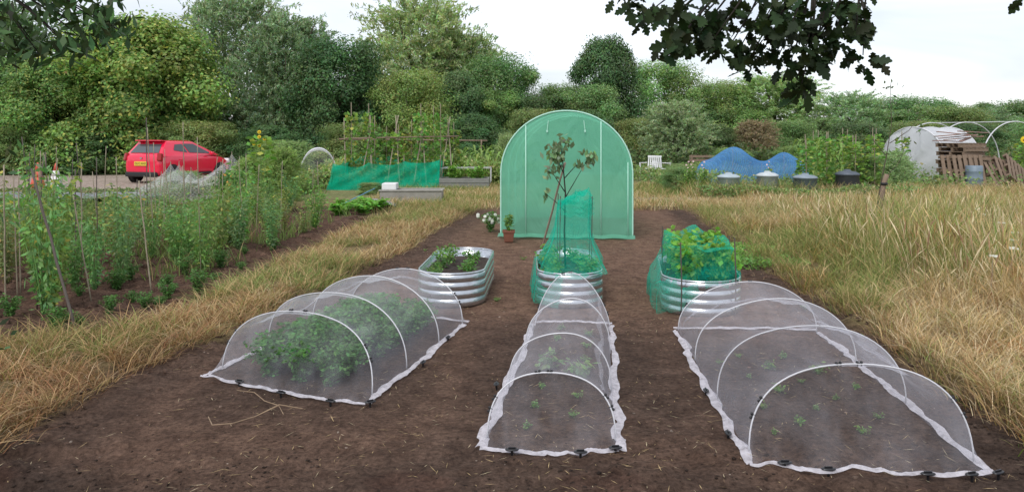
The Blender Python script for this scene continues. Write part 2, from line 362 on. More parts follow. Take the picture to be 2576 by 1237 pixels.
B=[
('mid',-24.5,36,7.9,3.9,"broad shady green tree at the allotment edge","broadleaf_tree",(.75,.85,.8),0),
('willow',-21.5,41,8.4,3.2,"grey-green willow behind the gravel track","willow_tree",(.85,.9,.95),0),
('hazel',-16.6,34.5,6.9,3.5,"large hazel with yellowing leaves behind the red car","hazel_tree",(1,1,1),0),
('hazel',-20.3,34,5.0,2.4,"lower hazel with big leaves beside the track","hazel_tree",(.75,.85,.9),0),
('willow',-15.6,43,10.4,4.1,"tall feathery grey-green willow","willow_tree",(.85,.9,.95),1),
('willow',-11.6,40,8.6,3.0,"slender willow with drooping sprays","willow_tree",(.80,.88,.92),0),
('dark',-8.3,36,6.2,2.5,"dense dark green tree with a round top","broadleaf_tree",(.8,.9,.9),0),
('willow',-5.4,44.5,10.2,4.4,"tall pale willow reaching above the others","willow_tree",(1.1,1.08,.95),1),
('willow',-3.0,45,8.4,3.2,"pale willow with loose airy outer sprays","willow_tree",(1.05,1.05,.95),0),
('mid',-4.4,35,4.6,2.2,"light green bushy tree","broadleaf_tree",(1.15,1.1,.9),0),
('mid',-.9,42,6.0,2.7,"mid green rounded tree","broadleaf_tree",(.65,.82,.75),1),
('dark',-2.6,38,4.8,1.7,"small dark green tree","broadleaf_tree",(1,1,1),1),
('mid',2.6,44,4.6,1.9,"mid green tree behind the poly tunnel","broadleaf_tree",(.7,.85,.75),0),
('dark',5.1,42,7.0,2.3,"dark green oak standing alone above the hedge","broadleaf_tree",(.85,.9,.9),1),
('mid',9.4,46,6.1,2.6,"light green rounded tree","broadleaf_tree",(1.0,1.1,.95),1),
('willow',7.4,34.5,3.5,1.8,"sage green willow bush by the plots","willow_bush",(1.0,1.02,1.05),0),
('willow',16.3,48,5.9,3.9,"wide pale willow above the hedge","willow_tree",(1.0,1.1,.9),0),
('mid',12.8,47,5.0,2.4,"light green tree in the far hedge","broadleaf_tree",(1.05,1.1,.95),0),
('willow',20.3,46,4.5,2.8,"low grey willow in the far hedge","willow_tree",(.9,1.05,1.0),1),
('mid',25.6,50,4.2,3.2,"low dark tree in the far hedge","broadleaf_tree",(.75,.9,.9),1),
('willow',31.5,52,3.9,3.0,"low grey green willow at the far hedge","willow_tree",(.8,.9,.95),0),
('dark',36.5,56,4.2,3.2,"dark low tree at the hedge end","broadleaf_tree",(1.3,1.3,1.2),0),
('mid',-30,40,8,4,"broad green tree at the track end","broadleaf_tree",(.8,.9,.85),1),
]
for k,x,y,h,r,l,nm,c,v in B: tree(k,x,y,h,r,l,nm,c,var=v)
brown=tree('willow',11.4,36,2.6,1.3,"brown dried-out bush among green ones","dry_bush",(1.05,.68,.8),"bush",group="hedge bushes")
i=0
for x in np.arange(-30,40,2.6):
    y=37.5+abs(x)*.13+rng.random()*3 if x<6 else 42+rng.random()*5
    hh=(2.9+rng.random()*1.4) if x<6 else 2.7+rng.random()*.9
    k=['dark','mid','willow','mid'][i%4] if x<6 else ['mid','mid','willow','willow'][i%4]
    tree(k,x+rng.random(),y,hh,1.9+rng.random()*.6,{"dark":"dark green hedge bush","mid":"mid green leafy hedge bush","willow":"grey-green willow bush in the hedge"}[k],"hedge_bush",
         (.7+.3*rng.random(),.8+.2*rng.random(),.75+.2*rng.random()),"bush",var=i,group="hedge bushes"); i+=1
for x,y,hh,r in [(-25,33,2.4,2),(-21.5,33,2,1.8),(-17.8,33.2,1.9,1.7),(-13.2,33,2.3,1.9),(-10.4,33,2.1,1.7),(-7,33.3,2.2,1.7),(-1.7,34,2.6,1.6),(1,36,2.9,1.7),(3.6,37,2.9,1.7),(6,37,2.5,1.5),(9.4,36,2.2,1.4),(13.6,37.5,2.4,1.6),(17,38,2.3,1.9),(20.5,39,2.4,1.9),(24,40,2.3,2)]:
    tree('dark' if i%2 else 'mid',x,y,hh,r,"shrub under the tree line","shrub",(.8+.3*rng.random(),.95,.9),"bush",var=i,group="shrubs under the trees"); i+=1

# grass
def tufted(n,x,y,sp,per=16):
    """gather blades into tussocks: returns x,y and a splay direction away from each tussock centre"""
    m=max(1,n//per); ci=rng.integers(0,m,n); ox=rng.normal(size=n)*sp; oy=rng.normal(size=n)*sp
    X_=x[:m][ci]+ox; Y_=y[:m][ci]+oy; return X_,Y_,np.arctan2(oy,ox)+rng.normal(size=n)*.7,ci
def blades(name,x,y,h,w,lean,cols,head=None,ang=None):
    n=len(x); z=gz(x,y)-.01; t=np.array([0,.4,.72,.86,1.0]); a=rng.random(n)*6.283 if ang is None else ang; d=np.stack([np.cos(a),np.sin(a)],-1)
    s=rng.random(n)*6.283; sd=np.stack([np.cos(s),np.sin(s)],-1)
    wp=np.tile(np.array([1,.9,.65,.4,.08]),(n,1))
    if head is not None: wp[head]=np.array([.55,.4,.4,1.9,.3])
    le=lean[:,None]*t[None]**1.7; zz=z[:,None]+h[:,None]*t*(1-.45*np.clip(lean,0,1.6)[:,None]*t*.9)
    zz=np.maximum(zz,z[:,None]+.012)
    cx=x[:,None]+d[:,:1]*le*h[:,None]; cy=y[:,None]+d[:,1:]*le*h[:,None]
    W=w[:,None]*wp/2
    v=np.stack([np.stack([cx-sd[:,:1]*W,cy-sd[:,1:]*W,zz],-1),np.stack([cx+sd[:,:1]*W,cy+sd[:,1:]*W,zz],-1)],2)
    idx=np.arange(n*10).reshape(n,5,2); f=np.stack([idx[:,:-1,0],idx[:,:-1,1],idx[:,1:,1],idx[:,1:,0]],-1).reshape(-1,4)
    c=np.repeat(cols[:,None],5,1); c=np.repeat(c[:,:,None],2,2)
    o=obj(name,np_mesh(name,v.reshape(-1,3),f,M_grass,c.reshape(-1,3)))
    return o
def pal(n,ps,ws,var=.3):
    k=rng.choice(len(ps),n,p=np.array(ws)/sum(ws)); return np.clip(np.array(ps)[k]*(1+var*(rng.random((n,1))*2-1)),0,1)
STRAW=(.54,.40,.21); TAN=(.44,.29,.15); RUST=(.30,.15,.08); GRN=(.21,.28,.08); DGR=(.12,.19,.05); PALE=(.66,.55,.36); OLV=(.32,.31,.11)
n=85000; y=3+14.5*rng.random(n)**1.5; u=rng.random(n); x=xs(y)+.04+(xl(y)-xs(y)+.0)*u
x,y,ang,ci=tufted(n,x,y,.045,18); k=(fbm(x,y,.35,41)>.34); x,y,ang,ci=x[k],y[k],ang[k],ci[k]; n=len(x); gg=fbm(x,y,1.1,44); th=rng.random(90000)
c=np.where((gg>.55)[:,None],pal(n,[STRAW,TAN,GRN,DGR],[.28,.2,.37,.15]),pal(n,[STRAW,TAN,RUST,GRN,PALE],[.36,.3,.17,.12,.08]))
nearf=sst(7.5,4.2,y)[:,None]*sst(.3,.55,fbm(x,y,.6,47))[:,None]; c=c*(1-nearf*.6)+np.array(RUST)*nearf*.6
c=c*(.6+.65*th[ci])[:,None]
o=blades("dry_verge_grass",x,y,(.05+.17*rng.random(n)*(.4+gg))*(.45+1.0*th[ci]),.003+.004*rng.random(n),.4+1.2*rng.random(n),c,ang=ang); tag(o,"trampled straw-coloured verge grass along the soil edge","grass",kind="stuff")
# right meadow
n=190000; y=3+15.2*rng.random(n)**1.2; x=xr(y)+.12+ (0.75*y+1.5-xr(y)+1)*rng.random(n)**1.1
x,y,ang,ci=tufted(n,x,y,.06,22); th=rng.random(60000); k=(x>xr(y)-.05)&(fbm(x,y,.7,51,3)>.31)&(y>2.5); x,y,ang,ci=x[k],y[k],ang[k],ci[k]; n=len(x)
de=x-xr(y); tall=sst(.4,2.0,de)*sst(4.6,8.5,y); lrg=fbm(x,y,2.2,55); clmp=fbm(x,y,.45,57,2)
h=(.06+.20*rng.random(n)*(.3+clmp))*(1-tall)+tall*(.26+.52*rng.random(n)*(.35+lrg))*(1-.42*sst(9,16,y)); h*=.5+.85*th[ci]
gr=lrg+.25*(rng.random(n)-.5)+.15*sst(1.0,0,de)+.35*(clmp-.5)+.04*sst(9,5,y)
c=np.where((gr>.54)[:,None],pal(n,[GRN,DGR,STRAW,OLV],[.36,.14,.24,.26]),pal(n,[STRAW,TAN,PALE,OLV,RUST],[.38,.18,.30,.09,.05]))
ru=(fbm(x,y,1.0,59)>.62)&(rng.random(n)<.5); c[ru]=c[ru]*np.array([.85,.6,.5])
ed=(sst(.5,.0,de)*(rng.random(n)<.6))[:,None]; c=c*(1-ed*.6)+np.array(RUST)*ed*.6
c=c*(.65+.65*th[ci])[:,None]
o=blades("tall_meadow_grass",x,y,h,.0026+.0040*rng.random(n),.12+.5*rng.random(n)+.9*(1-tall)*rng.random(n),c,head=(rng.random(n)<.26)&(tall>.3),ang=ang)
tag(o,"tall golden seeding meadow grass beside the plot","grass",kind="stuff")
n=70000; y=16.6+9*rng.random(n); x=-3.5+ (14+3.5)*rng.random(n); k=~((y>18.6)&(y<19.5)&(x>2.8)&(rng.random(n)>.1)); x,y=x[k],y[k]; n=len(x)
lrg=fbm(x,y,1.6,61)
c=np.where((lrg>.50)[:,None],pal(n,[GRN,DGR,STRAW,OLV],[.4,.15,.25,.3]),pal(n,[STRAW,TAN,GRN,PALE],[.45,.2,.2,.15]))
o=blades("rough_back_grass",x,y,(.08+.2*rng.random(n)*(.4+lrg))*(1+1.3*((y>19.3)&(x>4.5)&(y<21))),.008+.006*rng.random(n),.3+.6*rng.random(n),c); tag(o,"patchy rough grass between the plots","grass",kind="stuff")
n=2600; y=6.5+9*rng.random(n); x=xr(y)+1.0+(.7*y+1-xr(y))*rng.random(n); o=blades("meadow_seed_stems",x,y,(.45+.42*rng.random(n))*(1-.3*sst(10,15,y)),.005+.004*rng.random(n),.1+.4*rng.random(n),pal(n,[PALE,STRAW,(.34,.2,.13)],[.5,.3,.2]),head=np.ones(n,bool))
tag(o,"thin pale seed stems rising above the meadow grass","grass",kind="stuff")
n=14000; y=8.5+8.5*rng.random(n)**.8; x=xs(y)-.7-(.68*y-2.0)*rng.random(n); k=fbm(x,y,.9,66)>.5; x,y=x[k],y[k]; n=len(x)
hs_=.10+.32*rng.random(n)**1.5; o=blades("green_weed_growth",x,y,hs_,.006+.008*rng.random(n),.2+.6*rng.random(n),pal(n,[(.22,.30,.11),DGR,GRN,STRAW],[.5,.2,.25,.10])); tag(o,"wispy green weeds between crop plants","weeds",kind="stuff")

# soil clods and straw litter
def ico():
    import bmesh
    bm=bmesh.new(); bmesh.ops.create_icosphere(bm,subdivisions=1,radius=1); v=np.array([p.co[:] for p in bm.verts]); f=np.array([[q.index for q in a.verts] for a in bm.faces]); bm.free(); return v,f
iv,if_=ico()
def clods(name,x,y,s,c,mat,label):
    n=len(x); z=gz(x,y); vj=1+.9*(rng.random((n,len(iv),1))-.5); ax=.6+.8*rng.random((n,1,3)); q=iv[None]*vj*s[:,None,None]*ax*np.array([1,1,.6])
    v=q+np.stack([x,y,z-s*.05],-1)[:,None]
    f=(if_[None]+(np.arange(n)*len(iv))[:,None,None]).reshape(-1,3)
    o=obj(name,np_mesh(name,v.reshape(-1,3),f,mat,np.repeat(c,len(iv),0))); tag(o,label,"soil",kind="stuff"); return o
n=34000; y=3.1+9*rng.random(n)**1.5; x=xl(y)-.1+(xr(y)-xl(y)+.25)*rng.random(n); e=np.minimum(x-xl(y),xr(y)+.1-x); pr=.05+.95*np.exp(-e/.26)+.6*sst(4.8,3.6,y)*(fbm(x,y,.5,73)>.46)+.35*(fbm(x,y,.6,71)>.62)
k=rng.random(n)<pr; x,y,e=x[k],y[k],e[k]; n=len(x); fr=np.clip(np.exp(-np.abs(e)/.25),0,1); s=.0025+(.008+.018*fr)*rng.random(n)**4
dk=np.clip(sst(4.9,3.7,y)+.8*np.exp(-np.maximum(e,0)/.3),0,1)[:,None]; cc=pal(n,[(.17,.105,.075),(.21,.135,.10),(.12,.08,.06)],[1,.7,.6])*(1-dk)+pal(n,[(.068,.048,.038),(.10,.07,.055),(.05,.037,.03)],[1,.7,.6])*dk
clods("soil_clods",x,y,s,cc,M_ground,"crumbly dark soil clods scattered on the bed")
n=5000; y=6+10*rng.random(n); x=xs(y)-.05-5*rng.random(n)*(y/8); clods("plot_clods",x,y,.01+.04*rng.random(n)**3,pal(n,[(.11,.068,.05),(.16,.10,.072)],[1,1]),M_ground,"lumpy dug soil in the neighbouring plot")
n=6500; y=3.1+11*rng.random(n)**1.4; x=xl(y)+(xr(y)-xl(y))*rng.random(n); k=fbm(x,y,.5,77)>.42; x,y=x[k],y[k]; n=len(x)
z=gz(x,y)+.008; a=rng.random(n)*6.28
v,f=leaf_quads(np.stack([x,y,z],-1),np.array([0,0,1])+rng.normal(size=(n,3))*.12,.02+.07*rng.random(n)**2,.0022+.0015*rng.random(n),np.stack([np.cos(a),np.sin(a),0*a],-1))
o=obj("straw_litter",np_mesh("straw_litter",v,f,M_grass,np.repeat(pal(n,[STRAW,PALE,(.2,.13,.08)],[1,.6,1]),4,0))); tag(o,"dry straw and root scraps on the soil","straw",kind="stuff")
n=350; y=3.2+8*rng.random(n); x=xl(y)+(xr(y)-xl(y))*rng.random(n); clods("pebbles",x,y,.004+.010*rng.random(n)**3,pal(n,[(.36,.3,.25),(.25,.18,.14)],[1,1]),M_ground,"small pale pebbles lying on the soil")

# ------------------------------------------------------------------ plants
def plant_mesh(name,h,r,ns,nl,ls,base,alt=None,pa=.05,up=.5,wr=.55,thick=1,straight=0):
    P=[]; b=MB()
    for i in range(ns):
        a=i*2.4+rng.random(); L=.5+.5*rng.random(); hh=h*L*(1 if i%3 else 1.05); rr=r*(.25+.75*rng.random())
        t=np.linspace(0.12,1,nl); jit=rng.normal(size=2)*.05*r
        cx=np.cos(a)*rr*t**(1.2-.4*straight)+jit[0]; cy=np.sin(a)*rr*t**(1.2-.4*straight)+jit[1]; cz=hh*(np.sin(t*math.pi*.55)*(1-straight)+t*straight)
        for side in (-1,0,1):
            off=np.stack([-np.sin(a)*side*ls*.8+0*t,np.cos(a)*side*ls*.8+0*t,rng.normal(size=nl)*ls*.3],-1)
            c=np.stack([cx,cy,cz],-1)+off+rng.normal(size=(nl,3))*ls*.25
            tt=np.stack([np.cos(a)-np.sin(a)*side*1.4+0*t,np.sin(a)+np.cos(a)*side*1.4+0*t,-.25+0*t],-1)+rng.normal(size=(nl,3))*.3
            nr=np.array([0,0,1])*up*2+rng.normal(size=(nl,3))*.6
            v,f=leaf_quads(c,nr,ls*(.7+.6*rng.random(nl)),ls*wr*(.7+.5*rng.random(nl)),tt)
            P.append((v,f,np.repeat(lcol(nl,np.array(base)*(.8+.4*rng.random()),.25,alt,pa),4,0)))
        pts=np.stack([cx,cy,cz],-1); s0=np.array([[0,0,-.02]]); pts=np.concatenate([s0,pts])[::max(1,nl//5)]
        b.tube([tuple(q) for q in pts],[max(.0012,h*.008*thick*(1-j/len(pts)*.7)) for j in range(len(pts))],4)
    sv=np.array(b.v); 
    qf=np.array([q for q in b.f if len(q)==4]); P.append((sv,qf,np.tile(np.array(base)*1.2,(len(sv),1))))
    v,f,c=join(P); return np_mesh(name,v,f,M_leaf,c)
POT=[plant_mesh("potato_foliage_%s"%s,.36,.26,18,12,.050,(.12,.25,.07)) for s in "abc"]
TOM=[plant_mesh("tall_crop_foliage_%s"%s,.76,.26,13,13,.060,(.23,.34,.12),(.52,.49,.16),.05,up=.2,wr=.34,straight=.65) for s in "abcd"]
SEED=[plant_mesh("seedling_foliage_%s"%s,.045,.05,5,4,.024,(.17,.27,.09)) for s in "ab"]
BEDP=[plant_mesh("bed_crop_foliage_%s"%s,.15,.15,8,6,.045,(.15,.28,.07)) for s in "ab"]
TOMB=[plant_mesh("broad_leaf_crop_%s"%s,.45,.3,14,12,.10,(.20,.37,.07),wr=.7) for s in "ab"]
rows=[]
for yy in np.arange(6.6,17.2,.60):
    xm=-.68*yy-.9
    for xx in np.arange(-3.3,xm,-.50):
        if yy<8.4 and xx>-4.3 : continue
        if yy<10.5 and xx>-3.8: continue
        if yy>13.3 and xx>-4.7: continue
        if rng.random()<.14: continue
        rows.append((xx+rng.normal()*.12,yy+rng.normal()*.10))
rows.sort(key=lambda p:p[1]); rows=rows[:296]
for k,(xx,yy) in enumerate(rows):
    s=.75+.5*rng.random(); sz=s*(.85+.5*rng.random())
    if xx<-.36*yy: sz*=float(1-.5*sst(9.5,14,yy))
    sz*=float(1-.12*sst(12,16,yy)); sz*=float(1.15-.15*sst(7,9,yy))
    o=obj("crop_plant",TOM[k%4],None,(xx,yy,z0(xx,yy)-.02),rng.random()*6.28,(s,s,sz),(.7+.45*rng.random(),.8+.3*rng.random(),.7+.4*rng.random()))
    tag(o,"leafy green crop plant growing in dug soil","plant","crop plants in the neighbouring plot")
for k in range(30):
    yy=6.3+5*rng.random(); xx=-3.2-1.3*rng.random(); s=.2+.45*rng.random()
    o=obj("weed_plant",POT[k%3],None,(xx,yy,z0(xx,yy)-.01),rng.random()*6.28,s,(.9,.9,.9)); tag(o,"small self-sown weed on lumpy soil","plant","weeds on the neighbouring plot")
for k,(xx,yy) in enumerate([(-3.5,15.6),(-3.1,16),(-2.9,16.6),(-3.6,16.5),(-3.3,17)]):
    o=obj("squash_plant",TOMB[k%2],None,(xx,yy,.02),k,(1,1,.5),(1.0,1.2,1)); tag(o,"bright green low squash plant by the verge","plant","squash plants")
for k in range(33):
    u=(k//3+.3)/11.2; v=(-.27,0,.27)[k%3]
    cx=-1.43+.5*u; cy=5.0+1.72*u; px=cx+.87*v+rng.normal()*.02; py=cy-.46*v+rng.normal()*.03
    s=(.70+.12*rng.random())*(.85 if u>.8 else 1); hz=1.15 if k%3==1 else .92
    o=obj("potato_plant",POT[k%3],None,(px,py,z0(px,py)-.01),k*1.3,(s,s,s*hz),(.85,.98,.95)); tag(o,"bushy dark green potato plant under mesh","plant","potato plants under the mesh tunnel")
for k in range(13):
    t=k/12; px=.2+.33*t+(.12 if k%2 else -.12); py=4.2+2.2*t; s=.6+.5*rng.random()+(1.6 if 4<k<7 else 0)
    o=obj("seedling",SEED[k%2],None,(px,py,z0(px,py)),k,s,(.9,1,.9)); tag(o,"small green seedling under white mesh","seedling","seedlings in the narrow mesh tunnel")
for k in range(16):
    px=1.4+.8*((k*.618)%1)+(k//8)*.03; py=4.05+1.6*(k/16)**1.1+.1*rng.random(); s=.5+.7*rng.random()
    o=obj("seedling",SEED[k%2],None,(px,py,z0(px,py)),k*2,s*1.0,(.9,.95,.8)); tag(o,"small green seedling in dark soil under mesh","seedling","seedlings in the wide mesh tunnel")
for k in range(9):
    px=[-1.0,-1.2,-.9,.15,2.55,2.75,.9,-.15,-1.05][k]; py=[9.8,10.6,11.2,9.9,9,7.2,10.5,7.5,9][k]
    o=obj("weed_plant",SEED[k%2],None,(px,py,z0(px,py)),k*2,.5+.6*rng.random(),(1,1,.9)); tag(o,"tiny weed on bare soil","weed","weeds on the bare soil")

# ------------------------------------------------------------------ mesh tunnels
def clip_mesh():
    b=MB(); b.tube([(.010*math.cos(a),0,.010*math.sin(a)) for a in np.linspace(-.6,3.8,9)],.003,6)
    for s in(-1,1): b.lathe([(.001,-.008),(.006,-.006),(.008,0),(.006,.006),(.001,.008)],10,(s*.010,.004,.011))
    return b.mesh("clip_shape",M_black,True)
CLIP=clip_mesh()
def peg_mesh():
    b=MB(); b.lathe([(.001,0),(.038,0),(.042,.004),(.038,.008),(.024,.010),(.001,.010)],20,(0,0,0),1,.5); b.box((0,0,.013),(.044,.007,.010)); b.lathe([(.006,-.08),(.008,0)],8)
    return b.mesh("peg_shape",M_black,False)
PEG=peg_mesh()
def net_tunnel(name,hoops,label,fext=.14,bext=.12,pegs=(),clipv=(.1,.16,.44,.5,.82,.88),seed=0,seams=()):
    c0=np.mean([[(a[0]+b[0])/2,(a[1]+b[1])/2] for a,b,*_ in hoops],0); root=empty(name,(c0[0],c0[1],0)); tag(root,label,"garden tunnel","mesh tunnels over the soil beds")
    H=[]
    for a,b,h,e in hoops: H.append((np.array([*a,0.])-[*c0,0],np.array([*b,0.])-[*c0,0],h,e))
    nh=len(H); fwd=nrm((H[0][0]+H[0][1])-(H[-1][0]+H[-1][1]))
    def hp(k,v):
        a,b,h,e=H[k]; an=math.pi*v; m=(a+b)/2; q=m-(b-a)/2*math.cos(an); q=q+(b-a)*.03*math.sin(k*2.3+seed)*math.sin(an)**2
        if k==0: q=q-fwd*.10*math.sin(an)
        q[2]=h*math.sin(an)**e*(1+.025*math.sin(3*an+k))+.012; return q
    def surf(u,v):
        s=u*(nh-1); k=min(int(s),nh-2); f=s-k; q=hp(k,v)*(1-f)+hp(k+1,v)*f; sg=math.sin(math.pi*f)
        m=(H[k][0]+H[k][1])/2*(1-f)+(H[k+1][0]+H[k+1][1])/2*f
        q[2]*=1-.14*sg; q[:2]=m[:2]+(q[:2]-m[:2])*(1-.07*sg*math.sin(math.pi*v))
        sv=math.sin(math.pi*v)**.5
        wr=(float(fbm(u*4+seed,v*9,.6,seed+3,3))-.5)*.05*sv*(.2+sg)
        fold=.011*sv*sg*math.sin(v*38+6*float(vn(u*5,v*3,1,seed+2)))*float(vn(u*6,v*6,1,seed+6))
        q[2]+=wr+fold; q[:2]+=(q[:2]-m[:2])*fold*2; return q
    b=MB(); b.grid(lambda u,v:surf(u,v),84,60)
    def endp(k,sgn,ext):
        a,bb,h,e=H[k]; m=(a+bb)/2
        def fn(s,v):
            top=hp(k,v); gl=m+(bb-a)/2*(2*v-1)*(1.05)+fwd*sgn*ext*(.75+.25*math.sin(math.pi*v))
            gl[2]=.01; q=top*(1-s)+gl*s; q[2]=top[2]*(1-s)**1.25+.008
            q=q+fwd*sgn*(.035*math.sin(math.pi*s)*(float(vn(v*12,s*2,1,seed+9))-.3)+.008*math.sin(v*40+seed)*s)
            return q
        return fn
    b.grid(endp(0,1,fext),18,70); b.grid(endp(nh-1,-1,bext),10,24)
    for (u0,v0,u1,v1,wd) in seams:
        def sf(s,t,u0=u0,v0=v0,u1=u1,v1=v1,wd=wd):
            j=.02*math.sin(s*17)+.012*math.sin(s*41); q=surf(min(.999,u0+(u1-u0)*s),v0+(v1-v0)*s+j+(t-.5)*wd*(.5+.8*float(vn(s*9,1,1,3)))); q[2]+=.006+.006*math.sin(t*9+s*30); return q
        b.grid(sf,40,6)
    part("netting",b,M_net,root,True)
    hem=MB()
    def strip(pts,wd):
        pts=[np.array(p_) for p_ in pts]; m=len(pts); v=[]; K=6
        for i,q in enumerate(pts):
            t=pts[min(i+1,m-1)]-pts[max(i-1,0)]; t=t[:2]/max(1e-6,np.linalg.norm(t[:2])); nn_=np.array([-t[1],t[0]])
            j=(float(vn(i*.12,seed,1,seed+5))-.5)*.035; w_=wd*(.5+.85*float(vn(i*.25,1,1,seed+4)))
            base=z0(q[0]+c0[0],q[1]+c0[1])
            for c_ in range(K):
                a_=(c_/(K-1)-.5); x_=q[0]+nn_[0]*(a_*w_*2+j); y_=q[1]+nn_[1]*(a_*w_*2+j)
                v.append((x_,y_,max(.004,base*.8)+.010+.018*float(vn(i*.6,c_*1.3,1,seed+8))*math.cos(a_*2.6)))
        hem.add(v,[(i*K+c_,i*K+c_+1,(i+1)*K+c_+1,(i+1)*K+c_) for i in range(m-1) for c_ in range(K-1)])
    for v in (0,1):
        pl=[]
        for i in range(110):
            q=surf(i/109*.9999,v); out_=(H[0][1]-H[0][0])/np.linalg.norm(H[0][1]-H[0][0])*(1 if v else -1)*.02; pl.append(q+out_)
        f0=endp(0,1,fext)(1,v); pl=[f0+(pl[0]-f0)*s for s in np.linspace(0,1,12)]+pl
        strip(pl,.027)
    fe=endp(0,1,fext); strip([fe(1,i/60) for i in range(61)],.020)
    be=endp(nh-1,-1,bext); strip([be(1,i/30) for i in range(31)],.020)
    part("hem",hem,M_hem,root,True)
    for k in range(nh):
        hb=MB(); hb.tube([tuple(hp(k,v)+np.array([0,0,.004])) for v in np.linspace(0,1,40)],.0042,6); part("hoop",hb,M_hoop,root,True)
    ax=math.atan2(*( (H[0][1]-H[0][0])[1::-1]))
    for k in (0,nh-1):
        for v in clipv:
            q=hp(k,v); o=obj("clip",CLIP,root,tuple(q)); o.rotation_euler=(0,math.pi*(v-.5),ax)
    for (x,y,r) in pegs: obj("peg",PEG,root,(x-c0[0],y-c0[1],.03+z0(x,y)*.6),r,.85)
    return root
net_tunnel("mesh_tunnel",[((-1.98,5.25),(-.86,4.72),.44,.80),((-1.84,5.80),(-.72,5.25),.47,.78),((-1.66,6.38),(-.56,5.88),.47,.78),((-1.47,6.98),(-.42,6.5),.42,.82)],
    "white mesh tunnel over bushy dark green potato plants",fext=.20,pegs=[(-1.75,4.93,-.4),(-1.42,4.72,-.4),(-1.08,4.57,-.4),(-.84,4.55,.5),(-.62,5.35,1.3),(-.5,6.0,1.3)],seed=1,seams=[(.75,.2,.98,.75,.05)])
net_tunnel("mesh_tunnel",[((-.13,4.04),(.54,4.00),.33,.74),((-.02,4.85),(.62,4.78),.36,.78),((.1,5.7),(.72,5.63),.39,.8),((.2,6.5),(.82,6.45),.43,1.4)],
    "narrow white mesh tunnel over a strip of seedlings",fext=.18,pegs=[(0.0,3.84,0),(.34,3.81,0),(.52,3.86,.1),(-.1,4.9,1.5),(.15,6.4,1.5)],seed=4,seams=[(.05,.80,.98,.78,.05),(.1,.2,.9,.16,.04)])
net_tunnel("mesh_tunnel",[((1.18,3.82),(2.25,3.74),.45,.76),((1.24,4.64),(2.34,4.56),.46,.8),((1.3,5.45),(2.41,5.38),.44,.8),((1.36,6.28),(2.46,6.2),.40,.82)],
    "wide white mesh tunnel over sparse seedlings in dark soil",fext=.16,pegs=[(1.3,3.66,0),(1.5,3.64,0),(1.95,3.6,0),(2.15,3.59,.2),(2.28,3.60,.4),(1.14,4.05,1.5),(1.2,4.75,1.5)],seed=8,seams=[(.15,.72,.55,.64,.07),(.93,.05,.75,.62,.05)])

# ------------------------------------------------------------------ steel raised beds
def raised_bed(loc,rz,W,Lg,H,label):
    root=empty("raised_bed",loc,rz); tag(root,label,"raised bed","galvanised steel raised beds")
    r=W/2
    def outline(off,n=72):
        pts=[]; st=Lg/2-r
        for k in range(n//2): a=math.pi*k/(n//2-1); pts.append(((r+off)*math.cos(a),st+(r+off)*math.sin(a)))
        for k in range(n//2): a=math.pi+math.pi*k/(n//2-1); pts.append(((r+off)*math.cos(a),-st+(r+off)*math.sin(a)))
        return pts
    b=MB(); nz=36; prof=[]
    for i in range(nz+1):
        z=H*i/nz; prof.append((.016*abs(math.sin(math.pi*4*i/nz))**.7,z))
    prof+= [(-.008,H),(-.01,H*.6),(-.01,H*.3)]
    n=72; v=[];f=[]
    for o_,z in prof:
        for p_ in outline(o_): v.append((p_[0],p_[1],z))
    for i in range(len(prof)-1):
        for k in range(n): f.append((i*n+k,i*n+(k+1)%n,(i+1)*n+(k+1)%n,(i+1)*n+k))
    b.add(v,f); part("wall",b,M_steel,root,True)
    b=MB(); pts=[(*p_,H+.004) for p_ in outline(.002)]; pts.append(pts[0]); b.tube(pts,.011,8,False); part("rim",b,M_steel,root,True)
    b=MB(); pts=outline(-.012); v=[(0,0,H*.72)]; rings=6
    for q in range(1,rings+1):
        for p_ in pts: v.append((p_[0]*q/rings,p_[1]*q/rings,H*.72+.02*(rng.random()-.5)*(q<rings)))
    f=[(0,1+k,1+(k+1)%n) for k in range(n)]
    for q in range(rings-1):
        for k in range(n): f.append((1+q*n+k,1+(q+1)*n+k,1+(q+1)*n+(k+1)%n,1+q*n+(k+1)%n))
    b.add(v,f); part("soil",b,M_soilbed,root,True)
    b=MB()
    for s in(-1,1):
        for yy in (-Lg*.22,Lg*.22):
            for i in range(4): b.lathe([(.007,0),(.007,.004),(.003,.006)],8,(s*(r+.014),yy,H*(i+.5)/4))
    part("bolt",b,M_steel,root)
    return root
HB=.31
raised_bed((-.56,8.05,.0),-.05,.64,1.7,HB,"oval corrugated galvanised steel bed with low plants")
raised_bed((.57,8.0,.0),-.02,.62,1.65,HB,"oval corrugated steel bed holding a netted sapling")
raised_bed((1.83,7.65,.0),-.15,.70,1.7,HB,"oval corrugated steel bed under green netting")
for k in range(8):
    px=-.56+(.15 if k%2 else -.17)+rng.normal()*.03; py=7.45+1.15*(k/7)
    o=obj("leafy_plant",BEDP[k%2],None,(px,py,HB*.72),k,.6+.5*rng.random(),(.9,.95,1)); tag(o,"small green plant in the steel bed","plant","plants in the open steel bed")
for k in range(12):
    px=.57+(.15 if k%2 else -.15)+rng.normal()*.03; py=7.4+1.2*(k/11)
    o=obj("leafy_plant",BEDP[k%2],None,(px,py,HB*.72),k,.75+.4*rng.random(),(1,1.05,.9)); tag(o,"small green plant beneath the netted sapling","plant","plants in the netted steel bed")
for k in range(12):
    py=7.05+1.25*(k/11); px=1.75+(py-7.0)*.15+(.15 if k%2 else -.15)
    o=obj("leafy_plant",TOMB[k%2],None,(px,py,HB*.72),k*1.7,(.62,.62,.78),(1.0,1.1,.9)); tag(o,"bright broad-leaved plant under green net","plant","plants under the green net")

